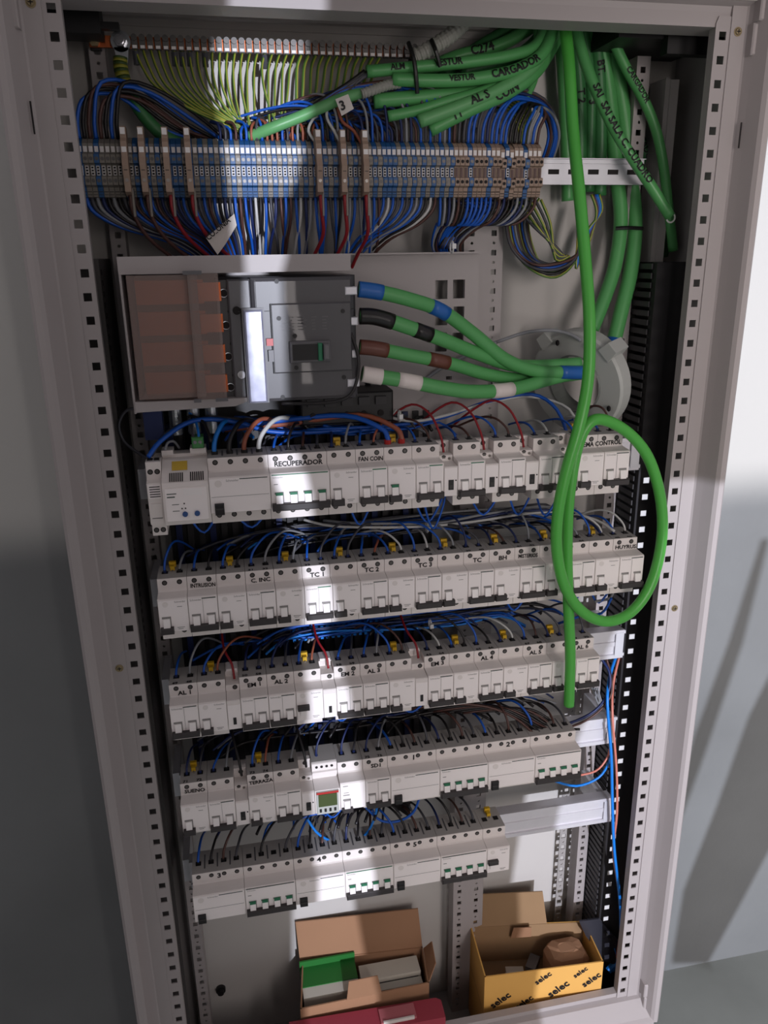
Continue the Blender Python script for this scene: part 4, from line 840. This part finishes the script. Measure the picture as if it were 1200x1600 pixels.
bigcable([(562, 494), (590, 496), (640, 512), (690, 530), (740, 550), (800, 570), (850, 572), (905, 568)], [0, 0, 4, 12, 30, 50, 60, 66], 8.8, 'w_green', 'thick green cable with black tape from the second terminal of the large breaker', [(0, 9, 'tape_k', 1.1), (13, 16, 'tape_k', 1.06)])
bigcable([(562, 542), (590, 545), (640, 555), (700, 567), (760, 585), (810, 592), (860, 590), (910, 584)], [0, 0, 6, 16, 34, 56, 68, 72], 8.2, 'w_green', 'thick green cable with brown tape from the third terminal of the large breaker', [(0, 8, 'tape_br', 1.1), (15, 18, 'tape_br', 1.06)])
bigcable([(566, 584), (590, 588), (640, 596), (690, 606), (740, 612), (800, 608), (860, 592), (910, 580)], [0, 0, 0, 4, 12, 28, 50, 64], 8.8, 'w_green', 'thick green cable with white tape from the lowest terminal of the large breaker', [(0, 7, 'tape_w', 1.12), (10, 14, 'tape_w', 1.06), (27, 30, 'tape_w', 1.06)])
# toroid
t = thing('toroidal_transformer', 'grey ring-shaped current transformer through which the thick green cables pass', 'current transformer', at(915, 655, 90))
tb = MB(); tb.torus((0, 0, 0), 57, 17, 'x', 40, 4); tb2 = MB()
c = Vector(at(906, 596, 95)); R3 = Matrix.Rotation(math.radians(32), 3, 'Z') @ Matrix.Rotation(math.radians(-10), 3, 'Y')
def ringmb(r0, r1, x0, x1, n=44):
    v = []
    for i in range(n):
        a = 2*math.pi*i/n
        for (rr, xx) in ((r0, x0), (r1-3, x0), (r1, x0+3), (r1, x1-3), (r1-3, x1), (r0, x1)): v.append(c+R3 @ Vector((xx, rr*math.cos(a), rr*math.sin(a))))
    return MB().add(v, [(i*6+j, i*6+(j+1) % 6, ((i+1) % n)*6+(j+1) % 6, ((i+1) % n)*6+j) for i in range(n) for j in range(6)])
ringmb(41, 74, -13, 13).build('ring_body', 'toroid', t); ringmb(39.5, 42.5, -15, 15).build('ring_liner', 'toroid2', t)
mb = MB()
for ang in (0.9, 2.4):
    q = [c+R3 @ Vector((xx, rr*math.cos(ang+da), rr*math.sin(ang+da))) for xx in (-16, 16) for rr, da in ((66, -.16), (84, -.1), (84, .1), (66, .16))]; mb.add(q, [(0, 1, 2, 3), (7, 6, 5, 4), (0, 4, 5, 1), (1, 5, 6, 2), (2, 6, 7, 3)])
mb.build('mounting_foot', 'toroid', t)
for ang in (1.2, 2.0, 3.6):
    q = c+R3 @ Vector((-17, 62*math.cos(ang), 62*math.sin(ang))); MB().torus(tuple(q), 2.6, 1.6, 'x', 12, 6).build('body_screw', 'hole', t)
pw([(775, 535), (820, 520), (860, 516), (890, 522), (908, 532)], [110, 100, 90, 80, 70], 2.6, 'w_grey', '', label='grey cable arching over into the ring-shaped transformer', group='x')
pw([(655, 600), (690, 575), (730, 555), (775, 535)], [106, 104, 104, 104], 2.6, 'w_grey', '', label='grey cable emerging from under the thick green cables', group='x')
# ================================================================== GREEN CABLES FROM THE TOP
G = [
 ([(872, 14), (880, 110), (884, 200), (886, 260), (887, 314)], [150]*5, 8.5, 'w_green', 'cut-off green cable ending just under the DIN rail, left one', []),
 ([(893, 12), (904, 120), (907, 200), (906, 300)], [150]*4, 8.5, 'w_dgreen', 'green cable handwritten T 2 behind the DIN rail', [('T 2', 95, 13)]),
 ([(905, 12), (922, 120), (922, 220), (920, 300)], [154]*4, 8, 'w_dgreen', 'green cable handwritten 3 behind the DIN rail', [('3  ', 110, 13)]),
 ([(925, 12), (937, 120), (938, 220), (937, 306)], [150]*4, 9, 'w_dgreen', 'cut-off green cable handwritten BT ending under the DIN rail', [('BT.', 62, 13)]),
 ([(930, 12), (952, 150), (962, 260), (970, 340), (962, 410), (945, 465), (925, 515)], [150, 150, 140, 130, 120, 110, 100], 9.6, 'w_green', 'thick green cable curving down left into the ring, front one of the tied pair', []),
 ([(940, 12), (970, 150), (985, 270), (992, 350), (986, 420), (972, 480), (955, 550)], [156, 150, 144, 134, 124, 112, 100], 10.4, 'w_green', 'thickest green cable curving down right of the tied pair', []),
 ([(892, 12), (912, 90), (935, 150), (962, 205), (990, 250), (1018, 292), (1047, 338)], [110, 100, 90, 84, 80, 76, 72], 7, 'w_green', 'green cable handwritten SAI SALA slanting to the right, cut end showing', [('SAI  SAI SALA C. CUADRO', 95, 12)]),
 ([(935, 12), (975, 100), (1003, 150), (1024, 200), (1036, 255), (1044, 320), (1052, 392)], [130, 124, 120, 118, 116, 116, 116], 6.6, 'w_green', 'green cable bowing outermost to the right down to the black duct', [('CARGADOR', 80, 9)]),
 ([(925, 12), (965, 130), (990, 190), (1015, 260), (1032, 320), (1044, 400)], [160]*6, 7, 'w_dgreen', 'dark green cable deepest at the right, behind the slanting SAI cable', [('CARGADOR', 150, 11)]),
 ([(862, 20), (838, 70), (800, 86), (740, 96), (660, 104), (573, 112)], [110, 100, 92, 88, 86, 84], 7, 'w_green', 'uppermost cut green cable pointing left, black writing on it', [('VESTUR', 150, 10), ('ALM', 222, 9)]),
 ([(870, 25), (850, 80), (810, 108), (750, 122), (690, 126), (613, 124)], [104, 92, 84, 80, 80, 80], 7.4, 'w_green', 'second cut green cable pointing left, below the uppermost one', [('CARGADOR', 62, 12), ('VESTUR', 150, 9)]),
 ([(860, 40), (810, 118), (750, 140), (680, 150), (584, 158)], [130, 110, 100, 92, 88], 8.6, 'w_green', 'short thick cut green cable with a white end mark', []),
 ([(865, 40), (820, 108), (760, 140), (700, 158), (655, 172), (606, 182)], [120, 96, 88, 84, 84, 84], 6.2, 'w_green', 'thin cut green cable ending left of the one handwritten AL S', []),
 ([(870, 50), (832, 105), (780, 140), (720, 166), (655, 190)], [120, 92, 82, 78, 78], 7.6, 'w_pale', 'pale green cable handwritten AL S', [('AL S', 140, 13)]),
 ([(875, 50), (840, 110), (792, 146), (735, 172), (672, 204)], [124, 98, 86, 82, 84], 7.6, 'w_green', 'green cable handwritten COIN beside the AL S cable', [('COIN', 108, 13), ('TT', 185, 11)]),
 ([(850, 20), (790, 50), (740, 80), (690, 120), (640, 150)], [150]*5, 8, 'w_dgreen', 'dark green cable at the top behind the grey conduit', []),
 ([(862, 15), (822, 48), (772, 74), (716, 88), (660, 112)], [134]*5, 8, 'w_green', 'green cable handwritten C274 near the top behind the conduit', [('C274', 90, 14)]),
 ([(868, 22), (832, 70), (790, 96), (720, 112)], [128]*4, 8, 'w_dgreen', 'dark green cable tucked between the cut cables at the top', []),
 ([(838, 30), (840, 80), (836, 120), (824, 150), (812, 175)], [120, 112, 106, 100, 98], 4.6, 'w_green', 'slim green cable handwritten A5 hanging left of the vertical bunch', [('A5', 110, 10)]),
 ([(585, 138), (530, 156), (480, 178), (430, 198), (390, 214)], [90, 84, 80, 80, 90], 6.5, 'w_pale', 'pale green cable running left over the middle of the terminal strip', []),
]
for pts, Ys, r, m, lab, tx_ in G: bigcable(pts, Ys, r, m, lab, [], txt=tx_)
c = at(1048, 340, 72); o = MB().torus(c, 6, 1.2, 'y', 18, 6).build('cut_sheath_ring', 'white', base=c); tag(o, 'pale cut ring at the end of the slanting SAI cable', 'cable end')
c = at(955, 552, 98); o = MB().tube([at(962, 528, 100), at(955, 555, 98)], 10.6, 14, 1).build('tape_band', 'tape_b', base=c, smooth=True); tag(o, 'blue tape on the end of the thickest green cable', 'tape')
# the long looping cable in front
LP = [(880, 12, 90), (889, 100, 70), (895, 200, 50), (905, 300, 10), (914, 400, -10), (921, 500, -30), (919, 590, -42), (905, 665, -52), (885, 735, -54), (872, 800, -54), (870, 860, -54), (882, 915, -54), (908, 954, -52), (946, 971, -48), (985, 957, -40), (1016, 915, -32), (1033, 850, -26), (1033, 785, -24), (1016, 722, -26), (988, 682, -28), (950, 658, -32), (922, 660, -36), (902, 700, -38), (889, 780, -40), (886, 860, -40), (888, 940, -42), (891, 1020, -44), (890, 1070, -44), (889, 1102, -44)]
o = wire([at(a, b, Y) for a, b, Y in LP], 7.3, 'w_bgreen', '', 'green_cable', 16, 6, 'x', 'cable', label='bright green cable hanging in front and making one large loop at the right'); del o['group']
# conduits and ties
def conduit(pts, Ys, r, label):
    P = [at(a, b, Y) for (a, b), Y in zip(pts, Ys)]; o = MB().tube(P, r, 14, 16, wob=lambda i: 1.0 if i % 4 < 2 else .86).build('corrugated_conduit', 'conduit', base=P[0]); tag(o, label, 'conduit')
conduit([(646, 90), (672, 76), (700, 58), (722, 38), (745, 12)], [90, 86, 86, 90, 96], 9.5, 'large grey corrugated conduit slanting up through the green cables')
conduit([(565, 147), (585, 140), (606, 133), (625, 130)], [80, 80, 82, 84], 6, 'small grey corrugated conduit beside the paper tag numbered 3')
for i, (pts, lab) in enumerate((([(638, 66, 76), (646, 90, 70), (650, 118, 70), (652, 146, 76)], 'black cable tie strapping the cut green cables, left one'), ([(674, 62, 76), (681, 80, 70), (688, 104, 74)], 'black cable tie strapping the conduit, right one'), ([(962, 357, 108), (980, 356, 104), (1004, 357, 108)], 'black cable tie round the two thick green cables'))):
    P = [at(*p) for p in pts]; o = MB().tube(P, 2.6, 6, 4).build('cable_tie', 'tie', base=P[0]); tag(o, lab, 'cable tie')
# paper tags
t = thing('paper_tag', 'white folded paper tag numbered 3 among the wires at the top', 'tag', at(540, 170, 70)); a, b, c_, d = [at(*p) for p in ((524, 155, 66), (544, 147, 66), (553, 170, 66), (534, 181, 66))]
MB().add([a, b, c_, d]+[(q[0], q[1]+1.2, q[2]) for q in (a, b, c_, d)], [(0, 1, 2, 3), (7, 6, 5, 4), (0, 4, 5, 1), (1, 5, 6, 2), (2, 6, 7, 3), (3, 7, 4, 0)]).build('tag_paper', 'paper', t)
q = at(537, 170, 65); text_mb('3 ', .03, q[0]-3, 65, q[2]-2, 14, .35).build('handwriting', 'ink', t)
t = thing('paper_tag', 'white paper flag with handwriting hanging under the terminal strip', 'tag', at(348, 370, 60)); a, b, c_, d, e = [at(*p) for p in ((322, 372, 62), (366, 334, 60), (370, 352, 60), (352, 382, 62), (340, 398, 62))]
MB().add([a, b, c_, d, e]+[(q[0], q[1]+1.2, q[2]) for q in (a, b, c_, d, e)], [(0, 1, 2, 3, 4), (9, 8, 7, 6, 5), (0, 5, 6, 1), (1, 6, 7, 2), (2, 7, 8, 3), (3, 8, 9, 4), (4, 9, 5, 0)]).build('tag_paper', 'paper', t)
q = at(326, 376, 59); text_mb('CO..ONIA', .03, q[0], 58.5, q[2], 8.5, .66, .9).build('handwriting', 'ink', t)
# coil of spare wires under the rail
for a in range(17):
    r1 = rnd.uniform(0, 1); m = ['w_dgrey', 'w_brown', 'w_earth', 'w_black', 'w_blue', 'w_dgrey', 'w_grey'][a % 7]
    pw([(788+a*3.4, 306+4*(a % 3)), (790+a*2.2, 345+6*r1), (800+a*2.4, 392-6*r1+a*.8), (830+a*1.8, 425-r1*14), (868, 436-r1*26), (896+r1*5, 412-r1*14), (902+r1*6, 370), (898+r1*12, 320)], [140, 120+a, 112+a, 108+a*1.5, 108+a, 112+a, 120, 140], 2.1 if m != 'w_earth' else 1.7, m, 'in the spare coil under the DIN rail')
for a in range(6): pw([(800+a*9, 312), (830+a*6, 350), (868, 385+a*4), (880+a*2, 400)], 112, 1.9, 'w_earth' if a % 2 else 'w_dgrey', 'crossing the spare coil under the DIN rail')
for a, m in enumerate(('w_earth', 'w_brown', 'w_blue', 'w_bright', 'w_earth')): pw([(924+a*3, 304), (932+a*2, 330), (926-a*2, 360), (914-a*3, 395), (900, 420)], 140, 1.9, m, 'spilling from the cut-off cable end under the rail')

# ================================================================== THINGS ON THE CABINET FLOOR
FZ = -1590
BZ = -1478
def quadbox(mb, A, z0, z1):   # A: four floor corners, prism
    mb.add([(x, y, z0) for x, y in A]+[(x, y, z1) for x, y in A], [(3, 2, 1, 0), (4, 5, 6, 7)]+[(i, (i+1) % 4, 4+(i+1) % 4, 4+i) for i in range(4)])
def sheet(mb, P, Q, z0, z1, th=2.2, dx=0, dy=0, inset=0):   # upright board from P to Q, top shifted by dx,dy
    d = Vector((Q[0]-P[0], Q[1]-P[1])).normalized(); n = Vector((-d.y, d.x))*th
    a = [(P[0], P[1]), (Q[0], Q[1]), (Q[0]+n.x, Q[1]+n.y), (P[0]+n.x, P[1]+n.y)]
    tp = [(p[0]+dx+(inset*d.x if i in (0, 3) else -inset*d.x), p[1]+dy, z1) for i, p in enumerate(a)]
    mb.add([(p[0], p[1], z0) for p in a]+tp, [(3, 2, 1, 0), (4, 5, 6, 7), (0, 1, 5, 4), (1, 2, 6, 5), (2, 3, 7, 6), (3, 0, 4, 7)])
def open_box(t, FL, FR, BR, BL, z0, z1, mo, mi):
    mb = MB(); quadbox(mb, [FL, FR, BR, BL], z1-84, z1-82); mb.build('box_bottom', mi, t)
    for P, Q, nm in ((FL, FR, 'front_panel'), (FR, BR, 'side_panel'), (BR, BL, 'back_panel'), (BL, FL, 'side_panel')):
        mb = MB(); sheet(mb, P, Q, z0, z1); mb.build(nm, mo, t)
# orange box
FL, FR, BR, BL = (494, 30), (703, 16), (709, 104), (502, 138)
t = thing('open_carton', 'orange-yellow open cardboard box printed selec at the lower right', 'box', (600, 70, FZ)); zt = -1396
open_box(t, FL, FR, BR, BL, FZ, zt, 'card2', 'cardin')
mb = MB(); sheet(mb, (504, 134), (707, 101), BZ+2, zt, 1.2); mb.build('inner_back', 'cardin', t)
mb = MB(); sheet(mb, (507, 134), (640, 113), zt, zt+48, 2, 0, 26); mb.build('rear_lid', 'cardin', t)
mb = MB(); sheet(mb, (572, 116), (610, 111), zt-22, zt+6, 1.6, 0, -6, 3); mb.build('tuck_tab', 'card', t)
def on_front(s_, u, z, sz, rot):      # lettering on the slanted front panel
    vs, fs = TX[(s_, .03)]; d = (Vector(FR)-Vector(FL)).normalized(); ca, sa = math.cos(rot), math.sin(rot); out = []
    for v in vs:
        a, b = (v[0]*ca-v[1]*sa)*sz, (v[0]*sa+v[1]*ca)*sz; out.append((FL[0]+d.x*(u+a)+.5*d.y, FL[1]+d.y*(u+a)-.8, z+b))
    MB().add(out, fs).build('printed_logo', 'ink', t)
for u, z, s2 in ((16, -1468, 17), (60, -1478, 15), (92, -1428, 14), (118, -1461, 18), (160, -1424, 12), (178, -1448, 16)): on_front('selec', u, z, s2*1.15, .62)
# crumpled inner carton
c0 = Vector((658, 66, -1436)); t2 = thing('inner_carton', 'small rounded brown carton lying inside the orange box', 'box', (658, 66, -1470)); mb = MB()
vs = []; n = 12
for i, (rz, rr) in enumerate(((-40, .7), (-26, 1), (14, 1), (26, .82), (30, .4))):
    for k in range(n):
        a = 2*math.pi*k/n; cxx = max(-1, min(1, math.cos(a)*1.25)); syy = max(-1, min(1, math.sin(a)*1.25)); vs.append((c0.x+36*rr*cxx+rnd.uniform(-1, 1), c0.y+28*rr*syy, c0.z+rz+rnd.uniform(-1, 1)))
mb.add(vs, [(i*n+k, i*n+(k+1) % n, (i+1)*n+(k+1) % n, (i+1)*n+k) for i in range(4) for k in range(n)]+[tuple(range(4*n, 5*n)), tuple(range(n))[::-1]]); mb.build('carton_body', 'card', t2)
for dx, dz in ((-22, -8), (10, -22)): text_mb('selec', .03, c0.x+dx, c0.y-29.5, c0.z+dz, 12, 1.0).build('printed_logo', 'tape_br', t2)
for i, (x, y, a) in enumerate(((590, 70, .4), (570, 84, -.2), (606, 90, .9), (548, 62, .1))):
    ca, sa = math.cos(a), math.sin(a); P = [(x+ca*u-sa*v, y+sa*u+ca*v) for u, v in ((-16, -9), (16, -9), (16, 9), (-16, 9))]; mb = MB(); quadbox(mb, P, BZ+2+i*5, BZ+12+i*7); o = mb.build('spare_terminal_part', 'whitebox' if i % 2 else 'mid', base=(x, y, BZ+2)); tag(o, ['dark grey loose plastic part in the orange box, nearest the carton', 'pale loose plastic part in the orange box', 'grey loose part leaning at the back of the orange box', 'pale loose part at the left in the orange box'][i], 'spare part', 'loose parts in the orange box')
# brown box with lid
FL, FR, BR, BL = (184, 57), (405, 60), (412, 134), (197, 152); zt = -1420
t = thing('open_carton', 'brown open cardboard box with raised lid, green and white cartons inside', 'box', (298, 100, FZ)); open_box(t, FL, FR, BR, BL, FZ, zt, 'card', 'cardin')
mb = MB(); sheet(mb, (193, 150), (412, 133), zt-4, zt+66, 2.2, -3, 22); mb.build('raised_lid', 'card', t)
mb = MB(); sheet(mb, (262, 57), (322, 58), zt, zt+16, 1.6, 2, 20, 5); mb.build('tuck_tab', 'card', t)
mb = MB(); mb.add([(405, 62, zt), (412, 130, zt), (424, 118, zt+26), (420, 76, zt+22), (406.5, 62, zt), (413.5, 130, zt), (425.5, 118, zt+26), (421.5, 76, zt+22)], [(0, 1, 2, 3), (7, 6, 5, 4), (0, 4, 5, 1), (1, 5, 6, 2), (2, 6, 7, 3), (3, 7, 4, 0)]); mb.build('side_flap', 'card', t)
t = thing('green_carton', 'green and cream small carton lying in the brown box', 'box', (238, 104, BZ+2)); mb = MB().box(192, 288, 80, 140, BZ+3, zt-6); mb.build('carton_body', 'whitebox', t); MB().box(192, 288, 100, 142, zt-6, zt-4.6).build('green_panel', 'greenbox', t); MB().box(191, 289, 140, 143, zt-30, zt+8).build('green_flap', 'greenbox', t)
t = thing('white_carton', 'long white carton beside the green one in the brown box', 'box', (345, 100, BZ+2)); MB().box(293, 398, 92, 124, BZ+3, zt-6).build('carton_body', 'whitebox', t); MB().box(293, 398, 76, 90, BZ+3, zt-16).build('carton_flap', 'whitebox', t); MB().box(296, 394, 91.6, 92.2, zt-20, zt-16).build('printed_band', 'hole', t)
# red box
t = thing('red_case', 'red and pink flat box with a clasp in front of the brown carton', 'box', (295, 28, FZ)); mb = MB(); mb.prism([(164, 52), (412, 44), (420, 38), (419, 6), (168, 8)][::-1], FZ+2, -1437, 'z'); mb.build('case_body', 'redbox', t)
MB().box(312, 372, 14, 40, -1437, -1433).build('clasp', 'redbox2', t); MB().box(316, 368, 13.2, 16, -1437, -1431).build('clasp_edge', 'paper', t)
# dark bracket behind the orange box
t = thing('steel_bracket', 'dark shiny steel bracket leaning in the lower right corner', 'bracket', at(945, 1500, 120))
P = [at(*p) for p in ((905, 1440, 76), (935, 1436, 74), (965, 1470, 66), (962, 1508, 60), (945, 1502, 62), (915, 1462, 72))]
MB().add(P+[(q[0]+2, q[1]+3, q[2]) for q in P], [tuple(range(6)), tuple(range(6, 12))[::-1]]+[(i, (i+1) % 6, 6+(i+1) % 6, 6+i) for i in range(6)]).build('bracket_plate', mat('dark_steel', (78, 78, 88), .3, .7), t)
for p in ((946, 1457, 68), (953, 1466, 66)): MB().cyl((at(*p)[0], at(*p)[1]-5, at(*p)[2]), 3, 6, 'y', 10).build('bolt_hole', 'hole', t)
c = at(962, 1502, 66); o = MB().tube([at(958, 1478, 70), at(962, 1500, 66), at(950, 1517, 60)], 6, 8, 4).build('tape_band', 'w_bright', base=c); tag(o, 'bright blue tape on the wire end beside the orange box', 'tape')
for o in bpy.data.objects:
    if '_b' in o: del o['_b']
    if o.get('group') == 'x': del o['group']
